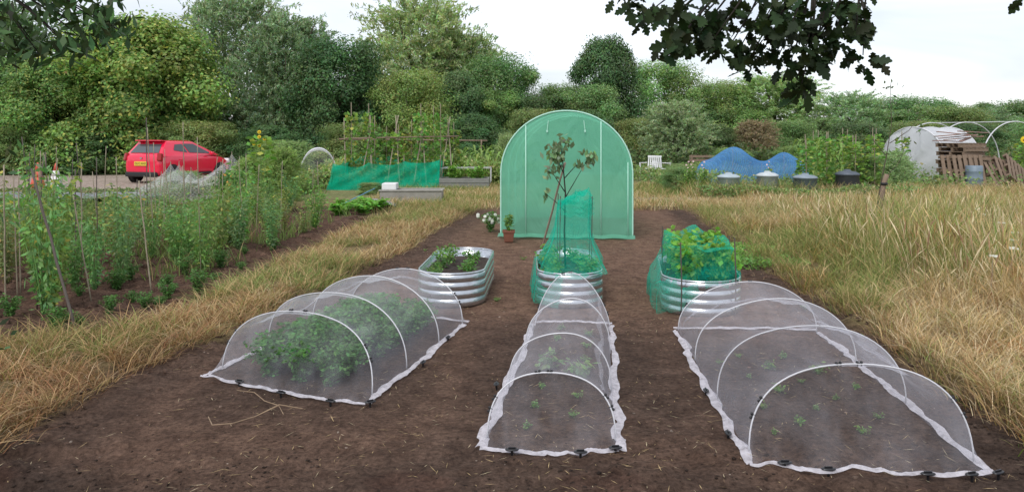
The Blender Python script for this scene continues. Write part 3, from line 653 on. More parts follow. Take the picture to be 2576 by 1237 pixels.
# sapling in middle bed
root=empty("apple_sapling",(.56,8.05,HB*.7)); tag(root,"young apple sapling with sparse drooping leaves in netting","sapling")
b=MB(); b.tube([(0,0,0),(-.01,0,.4),(.0,0,.8),(-.03,0,1.15),(-.06,0,1.37)],[.011,.010,.008,.006,.004],7)
br=[((-.0,0,.75),(.12,.03,.95),(.24,.02,1.15)),((-.0,0,.8),(-.1,-.03,.95),(-.16,0,1.05)),((-.01,0,.95),(.08,0,1.05),(.13,-.02,1.1)),((0,0,.6),(-.1,.03,.7),(-.2,.02,.78)),((-.02,0,1.0),(-.07,.05,1.12),(-.1,.02,1.2))]
for q in br: b.tube(q,[.006,.004,.002],5)
part("trunk",b,M_barkd,root,True)
P=[]
for cx,cy,cz,nn,sp in [(-.09,0,1.22,62,.055),(-.02,.02,1.32,18,.045),(.26,.02,1.17,38,.040),(.12,0,1.08,9,.03),(-.15,0,1.02,14,.035),(-.05,0,1.12,16,.035),(-.2,.02,.78,6,.03)]:
    c=np.array([cx,cy,cz])+rng.normal(size=(nn,3))*sp; t=rng.normal(size=(nn,3))*.4+np.array([0,0,-1])
    v,f=leaf_quads(c,rng.normal(size=(nn,3))*.5+np.array([0,-1,.6]),.082*(.7+.5*rng.random(nn)),.042,t); P.append((v,f,np.repeat(lcol(nn,(.19,.29,.15),.4,(.10,.15,.07),.3),4,0)))
v,f,c=join(P); obj("foliage",np_mesh("foliage",v,f,M_leaf,c),root)
def pole(name,a,b_,r,mat,label,cat="stake",group=None):
    root=MB(); a=Vector(a); d=Vector(b_)-a; k=7; root.tube([d*i/k+Vector((math.sin(i*2)*r*.3,math.cos(i*3)*r*.3,0)) for i in range(k+1)],[r*(1.08-.2*i/k+(.08 if i%2 else 0)) for i in range(k+1)],7)
    o=obj(name,root.mesh(name,mat,True),None,tuple(a)); return tag(o,label,cat,group)
pole("leaning_stake",(.3,9.3,0),(.57,8.3,1.32),.012,M_woodp,"pinkish wooden stake leaning against the sapling")

root=empty("green_net_guard",(.6,7.95,0)); tag(root,"teal garden netting wrapped round the sapling","netting")
def fn(u,v):
    a=2*math.pi*v; ca,sa=math.cos(a),math.sin(a)
    R=[(.335,.84,.30),(.30,.70,.36),(.22,.42,.52),(.185,.27,.66),(.175,.22,.82),(.17,.2,.97)]
    s=u*(len(R)-1); k=min(int(s),len(R)-2); f=s-k; rx,ry,z=[R[k][i]*(1-f)+R[k+1][i]*f for i in range(3)]
    sq=max(abs(ca),abs(sa))**.5; w=1+.06*math.sin(a*7+u*4)+.04*math.sin(a*13)
    return (.05*u+rx*ca*w/sq,ry*sa*w/sq,z+.015*math.sin(a*5)+(.04*ca if u>.9 else 0))
b=MB(); b.grid(fn,26,60)
def cap(u,v):
    q=fn(1,v); k=1-u; return (.05+(q[0]-.05)*k+.02*math.sin(v*30)*u*k*4,q[1]*k,q[2]+.06*math.sin(u*9+v*6)*(u>0)*k+.03*u)
b.grid(cap,8,60)
def flap(u,v):
    y=-.85+1.2*v; x=-.33-.02-.05*u+.012*math.sin(v*25); 
    if v<.25: x+=(.25-v)*.9
    return (x,y,.31*(1-u)+.01)
b.grid(flap,8,24)
for q_ in (0,.04): b.grid(lambda u,v,q_=q_:(.05+.02*math.sin(v*20)+(u-.5)*.34,-.2-q_-.04*math.sin(u*9+q_*60),.80+.17*v+.02*math.sin(u*14+q_*40)),14,10)
part("netting",b,M_gnet,root,True)
for x,y in((-.12,-.18),(.2,-.2),(.22,.2),(-.12,.2)):
    b=MB(); b.tube([(x,y,.2),(x+.005,y,.6),(x+.01,y,1.0)],.005,6); part("cane",b,M_caned,root)

root=empty("green_net_cage",(1.83,7.65,0),-.15); tag(root,"sagging green garden netting on short canes over the bed","netting")
def side(u,v):
    a=2*math.pi*v; ca,sa=math.cos(a),math.sin(a); sq=max(abs(ca),abs(sa))**.85
    tx,ty,tz=.30*ca/sq,.74*sa/sq,.63-.07*abs(math.sin(2*a+.4))+.03*math.sin(a*5)
    st=.5; r_=.372; bx=r_*ca; by=st*math.tanh(sa*4)+r_*sa
    lowleft=float(sst(-.25,.55,-ca)); bz=.28*(1-lowleft)+.012*lowleft+.02*math.sin(a*8); bx-=.09*lowleft
    z=tz+(bz-tz)*u; k=u**1.2; w=1+(.03*math.sin(a*17)+.02*math.sin(a*29))*u
    sg=1-.09*math.sin(math.pi*min(1,u*1.4))*(1-lowleft*.3)
    x=tx+(bx-tx)*min(1,k*1.5); y=ty+(by-ty)*min(1,k*1.5); return (x*w*sg,y*w*sg,z)
b=MB(); b.grid(side,20,110)
b.grid(lambda u,v:side(0,v)[:2]+(side(0,v)[2],) if u==0 else tuple(q*(1-u) for q in side(0,v)[:2])+(side(0,v)[2]*(1-u)+.53*u-.02*math.sin(v*40)*u*(1-u),),10,110)
part("netting",b,M_gnet,root,True)
for x,y,zz in((-.2,-.86,.66),(.28,-.76,.70),(-.29,.72,.62),(.29,.72,.62),(.33,0,.62),(-.33,0,.6)):
    b=MB(); b.tube([(x,y,0.0),(x+.005,y,zz*.5),(x-.005,y+.01,zz)],.006,6); part("cane",b,M_caned,root)

# ------------------------------------------------------------------ green poly tunnel
root=empty("poly_tunnel",(.86,12.2,0),-.12); tag(root,"small walk-in poly tunnel with translucent green cover","poly tunnel")
HW,TL=1.04,3.0
def arch(t,s=1.0):
    L1=1.02; tot=2*L1+math.pi; q=t*tot
    if q<L1: return (-HW*s,q)
    if q>tot-L1: return (HW*s,tot-q)
    a=(q-L1); return (-HW*s*math.cos(a),L1+.99*math.sin(a)*s)
b=MB(); b.grid(lambda u,v:(arch(v)[0]*(1-.012*math.sin(u*math.pi*3)**2),u*TL,arch(v)[1]*(1-.012*math.sin(u*math.pi*3)**2)+0),36,60); part("cover",b,M_film,root,True)
def panel(yy,seed):
    def fn(u,v):
        x=(v*2-1)*HW*.995; 
        zt=1.02+.985*math.sqrt(max(0,1-(x/HW)**2)); z=u*zt
        w=.010*math.sin(x*5+z*3+seed)+.007*math.sin(x*9-z*5)*math.sin(z*2.2)+.012*(float(fbm(x+5+z*.6,z*.6-x*.3,.5,seed,3))-.5)
        return (x,yy-.01+w*min(1,4*(1-u))*min(1,u*8)*min(1,(1-abs(x)/HW)*8),z)
    return fn
b=MB(); b.grid(panel(0,2),90,110); part("front_panel",b,M_film,root,True)
b=MB(); b.grid(panel(TL,7),20,30); part("rear_panel",b,M_film,root,True)
for yy in (-.02,1,2,3.0):
    b=MB(); b.tube([(arch(t,1.004)[0],yy,arch(t,1.004)[1]) for t in np.linspace(0,1,50)],.012,8); part("hoop",b,M_edge,root,True)
for x in(-.64,.55):
    b=MB(); b.tube([(x,-.045,0),(x,-.045,.9),(x*1.0,-.045,1.02+.97*math.sqrt(1-(x/HW)**2))],.008,8); part("door_pole",b,M_edge,root,True)
b=MB(); b.tube([(.97,-.04,0),(.97,-.04,1.2)],.007,8); part("side_pole",b,M_edge,root,True)
b=MB(); b.tube([(-.62,.4,1.0),(.9,.4,1.0)],.012,6); b.tube([(-.98,1.0,1.0),(-.98,3,1.0)],.012,6); b.tube([(.98,0.1,1.0),(.98,3,1.0)],.012,6); part("brace",b,M_edge,root,True)
b=MB()
for sx in(-1,1): b.tube([(sx*.28,-.04,1.86),(sx*.3,-.045,1.7)],.006,5); b.lathe([(.012,0),(.015,.025),(.006,.04)],8,(sx*.3,-.045,1.67))
part("tie",b,M_edge,root)
b=MB(); b.grid(lambda u,v:((v*2-1)*(HW+.04),-.03-.13*u+.01*math.sin(v*40),.02+.04*(1-u)+.008*math.sin(v*31)),4,50); part("ground_flap",b,M_film,root,True)

root=empty("plant_pot",(-.05,11.75,0)); tag(root,"brown square terracotta pot with a small herb","plant pot")
b=MB(); v=[]
for z,s in((0,.065),(.14,.085),(.14,.095),(.175,.097),(.175,.085),(.15,.08)): v+=[(-s,-s,z),(s,-s,z),(s,s,z),(-s,s,z)]
f=[(3,2,1,0)]+[(i*4+k,i*4+(k+1)%4,(i+1)*4+(k+1)%4,(i+1)*4+k) for i in range(5) for k in range(4)]+[(20,21,22,23)]
b.add(v,f); part("pot",b,M_terra,root,bevel=.006)
HERB=plant_mesh("herb_foliage",.26,.09,9,8,.05,(.18,.32,.08)); obj("foliage",HERB,root,(0,0,.15))
def flower_mesh(name,pos,s,col,center=None):
    P=[]
    for p_ in pos:
        n=9; a=np.arange(n)*2*math.pi/n+rng.random(); nr=nrm(np.array([rng.normal()*.4,-1,.5]))
        t1=nrm(np.cross(nr,[0,0,1])); t2=np.cross(nr,t1); d=np.cos(a)[:,None]*t1+np.sin(a)[:,None]*t2
        c=np.array(p_)+d*s*.5; v,f=leaf_quads(c,np.tile(nr,(n,1))+d*.3,s,s*.5,d); P.append((v,f,np.tile(np.array(col),(len(v),1))*(.85+.2*rng.random())))
    v,f,c=join(P); return np_mesh(name,v,f,M_leaf,c)
def flowering(name,loc,h,r,n,s,col,label,cat="flowers",green=(1,1,1),ph=POT[0]):
    root=empty(name,loc); tag(root,label,cat); obj("foliage",ph,root,(0,0,0),rng.random()*6,(r/.24,r/.24,h/.34),green)
    pos=[(rng.normal()*r*.5,-abs(rng.normal())*r*.4,h*(.55+.5*rng.random())) for _ in range(n)]; obj("blossom",flower_mesh("blossom",pos,s,col),root); return root
flowering("white_flowers",(-.36,12.9,0),.3,.2,18,.034,(.85,.85,.82),"white daisy-like flowers beside the poly tunnel")

# ------------------------------------------------------------------ canes on neighbour plot
cn=[((-3.57,6.3),(-4.1,6.55,1.33),1,.011),((-3.66,7.8),(-3.84,7.9,1.15),0,.007),((-4.05,7.4),(-4.3,7.5,1.12),0,.006),((-3.63,8.96),(-3.69,9,1.6),0,.005),((-4.55,6.9),(-4.6,6.95,1.35),0,.007),
    ((-5.2,8.5),(-5.3,8.6,1.3),0,.007),((-4.9,9.6),(-4.95,9.6,1.35),0,.006),((-6.1,10.2),(-6.2,10.2,1.4),1,.008),((-4.5,10.7),(-4.55,10.6,1.2),0,.005),((-3.9,11.2),(-3.95,11.1,1.25),0,.005),
    ((-5.6,12),(-5.7,12,1.75),0,.007),((-7,12.6),(-7.15,12.6,1.5),1,.008),((-8.2,13.2),(-8.3,13,1.6),1,.009),((-6.3,13.6),(-6.35,13.6,1.5),0,.007),((-4.8,13.9),(-4.85,14,1.3),0,.006),((-9.2,14.8),(-9.2,14.8,1.45),1,.009),
    ((-7.6,16),(-7.62,16,2.0),1,.010),((-6.6,15.5),(-6.6,15.4,1.9),0,.009),((-4.2,12.6),(-4.15,12.6,1.15),0,.006),((-3.5,14),(-3.55,14,1.15),0,.006)]
for k in range(28):
    y=7.2+8.5*((k*.618)%1); x=-3.5-(.62*y-3.3)*rng.random(); cn.append(((x,y),(x+rng.normal()*.06,y+rng.normal()*.05,.95+.55*rng.random()),k%5==0,.005+.002*rng.random()))
for a,b_,dk,r in cn: pole("garden_cane",(a[0],a[1],-.02),b_,r,M_caned if dk else M_cane,"dark weathered cane pushed into the soil" if dk else "thin bamboo cane standing among crops","cane","garden canes in the neighbouring plot")
PK=[(-8.0,18.0,1.02),(-8.15,18.8,1.0),(-7.4,17.7,.9),(-6.75,18.5,1.25),(-6.35,17.9,1.15),(-7.0,17.4,.75),(-7.2,19,1.0)]
def dr(u,v):
    x=-8.7+2.9*u; y=17.0+2.5*v; z=.2
    for a,b_,h in PK: z=max(z,h-.80*math.hypot(x-a,y-b_)**.6)
    return (x+8,y-18,z+.03*math.sin(x*9)*math.sin(y*7)-.12*(v<.1))
root=empty("draped_bird_net",(-8,18,0)); tag(root,"white bird netting draped over crops and poles","netting"); b=MB(); b.grid(dr,90,70); part("netting",b,M_wnet,root,True)
for a,b_,h in PK: 
    q=MB(); q.tube([(a+8,b_-18,0),(a+8,b_-18,h)],.010,5); part("support_cane",q,M_cane,root)
for k in range(9):
    xx=-8.4+.27*k; yy=18.0+.5*math.sin(k*2); o=obj("crop_plant",TOM[k%4],None,(xx,yy,0),k,(1,1,.75),(.9,.9,.9)); tag(o,"leafy green crop plant beneath white netting","plant","crop plants under the draped netting")
root=MB(); root.grid(lambda u,v:(-2.4+4.8*u,-.9+1.8*v,.10+.16*float(fbm(u*6,v*3,.6,4))),40,18)
o=obj("ground_sheet",root.mesh("ground_sheet",simple("grey_weed_sheet",(.22,.225,.24),.7),True),None,(-10.7,17.8,.05)); tag(o,"crumpled grey weed-suppressing sheet on the plot","ground sheet")

# ------------------------------------------------------------------ car
root=empty("parked_car",(-12.75,26.4,0),math.radians(70),(.93,1,1.0)); tag(root,"red five-door hatchback parked on the gravel track","car")
st=[(0,.66,.36,.88),(.05,.77,.28,1.0),(.25,.83,.22,1.04),(.9,.86,.2,1.03),(2,.86,.2,.98),(2.9,.86,.2,.95),(3.4,.83,.21,.86),(3.8,.74,.24,.74),(3.95,.6,.3,.62)]
b=MB(); rings=[]
for x,w_,zb,zt in st:
    pr=[(0,zb),(w_*.85,zb),(w_*.97,zb+.08),(w_,(zb+zt)/2),(w_*.97,zt-.14),(w_*.93,zt-.02),(w_*.6,zt+.01),(0,zt+.02)]
    rings.append([(x,-a,z) for a,z in pr]+[(x,a,z) for a,z in pr[-2:0:-1]])
nn=len(rings[0]); v=[p_ for r_ in rings for p_ in r_]; f=[(i*nn+k,i*nn+(k+1)%nn,(i+1)*nn+(k+1)%nn,(i+1)*nn+k) for i in range(len(st)-1) for k in range(nn)]+[tuple(range(nn))[::-1],tuple(range((len(st)-1)*nn,len(st)*nn))]
b.add(v,f); o=part("body",b,M_red,root,True); sm=o.modifiers.new("s",'SUBSURF'); sm.levels=sm.render_levels=2
lp_=lambda a,c,t:a+(c-a)*t
X0,X1,X2,X3=.06,.52,3.12,1.85
b=MB(); v=[]
for t in(0,.5,1.0):
    x0,x1,w_,z=lp_(X0,X1,t),lp_(X2,X3,t),lp_(.80,.62,t),lp_(.93,1.43,t); v+=[(x0,-w_,z),(x1,-w_,z),(x1,w_,z),(x0,w_,z)]
v+=[(.70,-.5,1.475),(1.65,-.5,1.475),(1.65,.5,1.475),(.70,.5,1.475)]
f=[(i*4+k,i*4+(k+1)%4,(i+1)*4+(k+1)%4,(i+1)*4+k) for i in range(3) for k in range(4)]+[(12,13,14,15)]
b.add(v,f); part("roof",b,M_red,root,True,bevel=.03)
def sp_(xf,t,s): return (lp_(lp_(X0,X1,t),lp_(X2,X3,t),xf),s*(lp_(.80,.62,t)+.012),lp_(.93,1.43,t))
for s in(-1,1):
    for q4 in (((.22,.40),(.48,.24),(.50,.84),(.27,.80)),((.51,.23),(.90,.12),(.86,.84),(.53,.86))):
        b=MB(); b.add([sp_(a_,t_,s) for a_,t_ in q4],[(0,1,2,3)]); part("side_window",b,M_glass,root)
b=MB(); q=[]
for yf,t in((-.84,.24),(.84,.24),(.80,.84),(-.80,.84)): q.append((lp_(X0,X1,t)-.02,yf*lp_(.80,.62,t),lp_(.93,1.43,t)))
b.add(q,[(0,1,2,3)]); part("rear_window",b,M_glass,root)
b=MB(); q=[]
for yf,t in((-.88,.08),(.88,.08),(.85,.9),(-.85,.9)): q.append((lp_(X2,X3,t)+.015,yf*lp_(.80,.62,t),lp_(.93,1.43,t)))
b.add(q,[(0,1,2,3)]); part("windscreen",b,M_glass,root)
b=MB(); b.box((.48,0,1.46),(.34,1.15,.035),(0,.08,0)); part("spoiler",b,M_red,root,bevel=.012)
for s in(-1,1):
    b=MB(); b.box((.10,s*.735,.90),(.17,.16,.27),(0,.25,s*-.35)); part("tail_light",b,M_lamp,root,bevel=.03)
    b=MB(); b.box((3.78,s*.62,.70),(.26,.22,.12),(0,.3,s*-.5)); part("headlight",b,M_white,root,bevel=.03)
    b=MB(); b.box((2.55,s*.93,1.0),(.13,.16,.11)); part("wing_mirror",b,M_red,root,bevel=.03)
    for xx in(1.05,1.95): b=MB(); b.box((xx,s*.865,.80),(.17,.03,.03)); part("door_handle",b,M_red,root,bevel=.008)
    b=MB(); b.box((1.75,s*.866,.30),(1.7,.03,.08)); part("sill_trim",b,M_trim,root)
b=MB(); b.box((.02,0,.31),(.16,1.35,.17)); part("rear_bumper",b,M_trim,root,bevel=.04)
b=MB(); b.box((-.022,0,.68),(.02,.56,.14)); pl=part("number_plate",b,M_plate,root,bevel=.003)
cu=bpy.data.curves.new("plate_text",'FONT'); cu.body="GU13 ANX"; cu.size=.12; cu.align_x='CENTER'; cu.align_y='CENTER'; cu.extrude=.001
to=bpy.data.objects.new("plate_text_tmp",cu); COL.objects.link(to); bpy.context.view_layer.update()
tm=bpy.data.meshes.new_from_object(to); bpy.data.objects.remove(to); tm.materials.clear(); tm.materials.append(M_black)
o=obj("plate_lettering",tm,pl,(-.037,0,.68)); o.rotation_euler=(math.pi/2,0,-math.pi/2); o.scale=(.85,1,1)
b=MB(); b.lathe([(.05,0),(.05,.012)],16); o=part("badge",b,M_rim,root); o.location=(-.005,0,.87); o.rotation_euler=(0,-math.pi/2,0); o.scale=(.6,1,1)
for xx in(.62,3.12):
    for s in(-1,1):
        wr_=empty("wheel",(xx,s*.80,.30)); wr_.parent=root
        b=MB(); b.lathe([(.19,-.1),(.27,-.1),(.30,-.07),(.30,.07),(.27,.1),(.19,.1)],28); o=part("tyre",b,M_tyre,wr_,True); o.rotation_euler=(math.pi/2,0,0)
        b=MB(); b.lathe([(.19,-.06),(.195,.085),(.17,.08),(.16,.03),(.04,.05),(.03,.07)],28)
        for k in range(5): a=k*2*math.pi/5; b.box((.1*math.cos(a),.1*math.sin(a),.06),(.16,.035,.03),(0,0,a))
        o=part("rim",b,M_rim,wr_); o.rotation_euler=(math.pi/2,0,0) if s<0 else (-math.pi/2,0,0)
        b=MB(); b.lathe([(.345,-.02),(.345,.0)],28); o=part("wheel_arch",b,M_trim,root); o.location=(xx,s*.858,.31); o.rotation_euler=(math.pi/2,0,0)

M_cone=simple("faded_orange_plastic",(.68,.13,.08),.6,var=.3); M_cw=simple("white_reflective_band",(.72,.72,.72),.5)
def cone(loc,h,label,wb):
    root=empty("traffic_cone",loc); tag(root,label,"traffic cone","traffic cones by the track")
    b=MB(); b.box((0,0,.02),(.40*h/.6,.40*h/.6,.04)); part("foot",b,M_cw if wb else M_cone,root,bevel=.01)
    r=lambda z:.16*h/.6*(1-z/h)+.022
    b=MB(); b.lathe([(r(.04),.04),(r(h*.45),h*.45)],18); part("lower_cone",b,M_cw if wb else M_cone,root,True)
    b=MB(); b.lathe([(r(h*.45)+.002,h*.45),(r(h*.68)+.002,h*.68)],18); part("band",b,M_cw if wb else M_cone,root,True)
    b=MB(); b.lathe([(r(h*.68),h*.68),(r(h),h),(.015,h+.005)],18); part("tip",b,M_cone,root,True)
cone((-14.7,23.8,0),.80,"faded orange traffic cone on the gravel",0); cone((-14.85,25,0),.74,"orange and white traffic cone on the gravel",1)

# ------------------------------------------------------------------ green shade net enclosure
root=empty("shade_net_fence",(-3.8,23.2,0)); tag(root,"green shade netting fence around the bean plot","netting fence")
pth=[(-1.6,.0),(1.6,.3),(1.6,2.2),(-1.2,2.4),(-1.6,0)]
hs=[.80,.95,.9,1.05,.80]
b=MB()
for i in range(4):
    (x0,y0),(x1,y1)=pth[i],pth[i+1]
    def fn(u,v,i=i,x0=x0,y0=y0,x1=x1,y1=y1):
        h=hs[i]*(1-v)+hs[i+1]*v-.15*abs(math.sin(v*math.pi*3))**.8+.03*math.sin(v*17)
        return (x0+(x1-x0)*v-.12*(1-u)*(v<.5),y0+(y1-y0)*v-.42*(1-u)**1.3+.09*math.sin(v*13+u*5+2*math.sin(v*7))*(.3+u*.7)+.04*math.sin(v*27-u*11),h*u)
    b.grid(fn,14,80)
part("netting",b,M_gshade,root,True)
for x,y in[(-1.6,0),(-.5,.1),(.5,.2),(1.6,.3),(1.6,2.2),(-1.2,2.4)]:
    b=MB(); b.tube([(x,y,0),(x+.01,y,1.05)],.014,6); part("post",b,M_cane,root)
def vine(name,h):
    P=[]; n=190; z=h*(.08+.92*rng.random(n)); a=rng.random(n)*6.28; r=.10+.16*rng.random(n)*(1-.5*z/h)
    c=np.stack([np.cos(a)*r,np.sin(a)*r,z],-1); v,f=leaf_quads(c,rng.normal(size=(n,3))+np.array([0,-.5,.5]),.13*(.6+.6*rng.random(n)),.10,None); P.append((v,f,np.repeat(lcol(n,(.18,.31,.09),.35,(.38,.40,.12),.1),4,0)))
    v,f,c=join(P); return np_mesh(name,v,f,M_leaf,c)
VN=[vine("vine_leaves_a",1.85),vine("vine_leaves_b",1.85)]
cm=MB(); cm.tube([(0,0,0),(.01,0,1),(0,.01,2.1)],.012,6); CANE=cm.mesh("bean_cane",M_cane)
def beans(pts,label,grp):
    for k,(x,y,s) in enumerate(pts):
        e=empty("climbing_bean",(x,y,0),k,(1.2,1.2,s)); obj("cane",CANE,e); obj("foliage",VN[k%2],e,color=(.8+.4*rng.random(),.85+.3*rng.random(),.8)); tag(e,label,"bean plant",grp)
beans([(-5.1+.36*k+rng.normal()*.06,24.6+.7*(k%2),(1.18+.12*rng.random()) if k in(0,1,6,7,8) else .9+.2*rng.random()) for k in range(10)],"climbing bean plant twined up a bamboo cane","climbing beans behind the green net")
beans([(7.9+.33*k+rng.normal()*.06,20.8+.8*(k%2),.72+.12*rng.random()) for k in range(7)],"bushy climbing bean on a tall cane","climbing beans beside the compost bins")
beans([(10.2+.5*k,26+.8*(k%2),.85+.1*rng.random()) for k in range(7)],"bean plant on a cane beyond the meadow","climbing beans beyond the meadow")
for k in range(9):
    x=-5.2+.42*k; pole("bean_pole",(x,24.1,0),(x+.25*(1 if k%2 else -1),24.9,2.05+.25*rng.random()),.018,M_cane,"slanting bamboo bean pole","pole","bean poles behind the green net")
pole("bean_ridge_pole",(-5.3,24.4,1.55),(-1.7,24.5,1.62),.02,M_wood,"horizontal bamboo pole tied across bean canes","pole")
pole("rustic_rail",(-6.2,27.5,1.52),(-.9,27.8,1.46),.03,M_wood,"rustic horizontal wooden rail over the crops","rail")
for x in(-6.0,-3.4,-1.1): pole("rail_post",(x,27.6,0),(x,27.6,1.5),.03,M_wood,"rough wooden post holding the rail","post","posts of the rustic rail")
def corn():
    P=[];b=MB()
    for i in range(11):
        a=i*2.5; z=.25+i*.12; L=.75; t=np.linspace(0,1,7); cx=np.cos(a)*L*t*.7; cy=np.sin(a)*L*t*.7; cz=z+.45*t-.75*t**2.2; w=.035*np.sin(np.pi*(t*.85+.12))
        s=np.array([-math.sin(a),math.cos(a)]); v=np.stack([np.stack([cx-s[0]*w,cy-s[1]*w,cz],-1),np.stack([cx+s[0]*w,cy+s[1]*w,cz],-1)],1).reshape(-1,3)
        f=np.array([[2*k,2*k+1,2*k+3,2*k+2] for k in range(6)]); P.append((v,f,np.tile(np.array((.30,.44,.12))*(.8+.4*rng.random()),(len(v),1))))
    b.tube([(0,0,0),(0,0,.8),(0,0,1.6)],[.018,.014,.006],6); sv=np.array(b.v); P.append((sv,np.array([q for q in b.f if len(q)==4]),np.tile([.20,.30,.08],(len(sv),1))))
    v,f,c=join(P); return np_mesh("corn_leaves",v,f,M_leaf,c)
CORN=corn()
pts=[(-2.2+.40*(k%7)+rng.normal()*.08,25.2+.6*(k//7)) for k in range(28)]+[(9.4+.35*(k%4),24+.5*(k//4)) for k in range(12)]
for k,(x,y) in enumerate(pts): 
    o=obj("sweetcorn_plant",CORN,None,(x,y,0),k*1.1,(1,1,.74+.15*rng.random()) if k<28 else (1,1,1.0),(.9+.3*rng.random(),1,1)); tag(o,"yellow-green sweetcorn plant with arching leaves","corn","sweetcorn rows")

def mass(name,n,xy,h,leaf,base,alt,pa,label,cut=None):
    x,y=xy(n); k=fbm(x,y,1.1,91)>.40
    if cut is not None: k&=~cut(x,y)
    x,y=x[k],y[k]; n=len(x); hh=h*(.25+1.1*fbm(x,y,.9,93)); z=hh*rng.random(n)**.7
    v,f=leaf_quads(np.stack([x,y,z],-1),rng.normal(size=(n,3))*.7+np.array([0,-.3,.7]),leaf*(.6+.8*rng.random(n)),leaf*.42*(.6+.8*rng.random(n)))
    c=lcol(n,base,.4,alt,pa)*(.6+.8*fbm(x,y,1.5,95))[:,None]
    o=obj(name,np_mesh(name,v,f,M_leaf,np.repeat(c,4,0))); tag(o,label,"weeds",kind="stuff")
mass("mixed_crop_growth",50000,lambda n:(-8.4+4.2*rng.random(n),19+5*rng.random(n)),.72,.11,(.20,.28,.10),(.5,.42,.18),.10,"tangled mixed crops and weeds on far plots",lambda x,y:(x>-5.6)&(y<23.4))
mass("low_plot_growth",16000,lambda n:(-14+5.5*rng.random(n),16.8+4.5*rng.random(n)),.26,.10,(.19,.25,.11),(.4,.33,.18),.15,"low sparse weeds before the gravel track")
mass("mixed_crop_growth",45000,lambda n:(-6.5+8*rng.random(n),24.5+6.5*rng.random(n)),.85,.12,(.24,.33,.10),(.55,.5,.25),.12,"tangled mixed crops behind the shade net")
mass("mixed_crop_growth",70000,lambda n:(4.4+17*rng.random(n),20.8+11*rng.random(n)),.62,.11,(.20,.30,.10),(.45,.38,.2),.10,"tangled greenery on the far plots",lambda x,y:(x>12.2)&(y<28.5)&(rng.random(len(x))<.85))
mass("bin_side_growth",6000,lambda n:(4.8+5.5*rng.random(n),19.2+.8*rng.random(n)),.42,.09,(.22,.32,.11),(.45,.38,.2),.15,"weedy greenery in front of the compost bins")
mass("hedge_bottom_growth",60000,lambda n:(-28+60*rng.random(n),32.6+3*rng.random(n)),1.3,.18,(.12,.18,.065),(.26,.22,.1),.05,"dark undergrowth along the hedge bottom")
mass("verge_weeds",4000,lambda n:(2.7+.9*rng.random(n),9.2+1.8*rng.random(n)),.12,.05,(.18,.33,.08),None,0,"low green weeds at the verge edge")

for kd,x,y,h,r,c in[('willow',-6.1,17.8,1.25,.5,(.95,1.05,.65)),('willow',-5.5,18.4,1.5,.55,(.9,1.0,.6)),('mid',4.6,21.5,.8,.5,(.9,1,1)),('mid',5.2,24,.8,.6,(1,1,1)),('willow',-.2,27,1.9,.45,(1.1,1.1,1.0)),('mid',4.9,22.6,.7,.5,(1,1.1,1)),('mid',9.8,21.2,1.1,.6,(1,1,1)),('willow',11,22.4,1.2,.7,(1.0,1.1,1)),('willow',-8.8,20.5,.8,.6,(1.0,1.1,1)),('mid',-3.9,21,.4,.4,(1,1,1)),('willow',12.4,25,1.3,.7,(1,1.1,1)),('mid',8.5,30,1.2,.9,(1,1.1,1)),('mid',11.5,31,1.3,1.0,(1,1.1,1)),('willow',-8.6,30,1.6,1.0,(1,1.1,.9)),('mid',-9.6,31,1.5,1.0,(1,1.1,.9))]:
    tree(kd,x,y,h,r,"leafy garden shrub on the plots","garden_shrub",c,"shrub",group="garden shrubs")

M_sstem=simple("sunflower_stem",(.16,.26,.07),.8); M_shead=simple("seed_head_brown",(.30,.16,.02),.9)
def sunflower(loc,h,label,n=1,ps=.06):
    root=empty("sunflower",loc); tag(root,label,"sunflower","sunflowers")
    b=MB(); b.tube([(0,0,0),(.03,0,h*.5),(0,-.02,h)],[.014,.012,.008],6); part("stem",b,M_sstem,root)
    for k in range(n):
        z=h-.07*k-.03*(k%2); x=.11*((k%3)-1)*(k>0)+.0
        m_=16; a=np.arange(m_)*2*math.pi/m_; d=np.stack([np.cos(a),0*a,np.sin(a)],-1); v,f=leaf_quads(np.array([x,-.05,z])+d*ps*.8,np.tile([0,-1.,.3],(m_,1)),ps*1.5,ps*.7,d); obj("petals",np_mesh("petals",v,f,M_leaf,np.tile([.85,.62,.04],(len(v),1))),root)
        b=MB(); b.lathe([(.001,0),(ps*.4,0),(ps*.42,.015),(ps*.3,.025),(.001,.028)],14); o=part("seed_head",b,M_shead,root); o.location=(x,-.05,z); o.rotation_euler=(math.pi/2,0,0)
    obj("leaves",VN[0],root,(0,0,0),0,(1.4,1.4,h/1.95),(1.1,1.1,.8))
sunflower((-5.25,16.0,0),1.70,"tall branching yellow sunflower above the crops",5,.028)
sunflower((17.3,26,0),1.5,"yellow sunflower by the pallets",1,.085); sunflower((17.8,25.6,0),1.0,"small yellow sunflower by the pallets",1,.08); sunflower((17.5,25,0),.75,"short yellow sunflower by the pallets",1,.07)
for k,(x,y) in enumerate([(4.75,20.8),(4.95,21.1),(5.15,20.7),(7.0,21)]):
    r_=empty("gladiolus",(x,y,0)); tag(r_,"pale pink gladiolus spike among greenery","flower","pink gladioli")
    pos=[(.05*math.sin(q*3),0,.5+.085*q) for q in range(6)]; obj("blossom",flower_mesh("blossom",pos,.032,(.80,.58,.60)),r_); obj("leaves",HERB,r_,(0,0,0),0,(1.5,1.5,2.8))
for k,(x,y) in enumerate([(-6.0,16.8),(-6.4,17.1)]): flowering("orange_flowers",(x,y,0),.75,.3,9,.03,(.75,.4,.10),"orange flowers by the draped white netting")
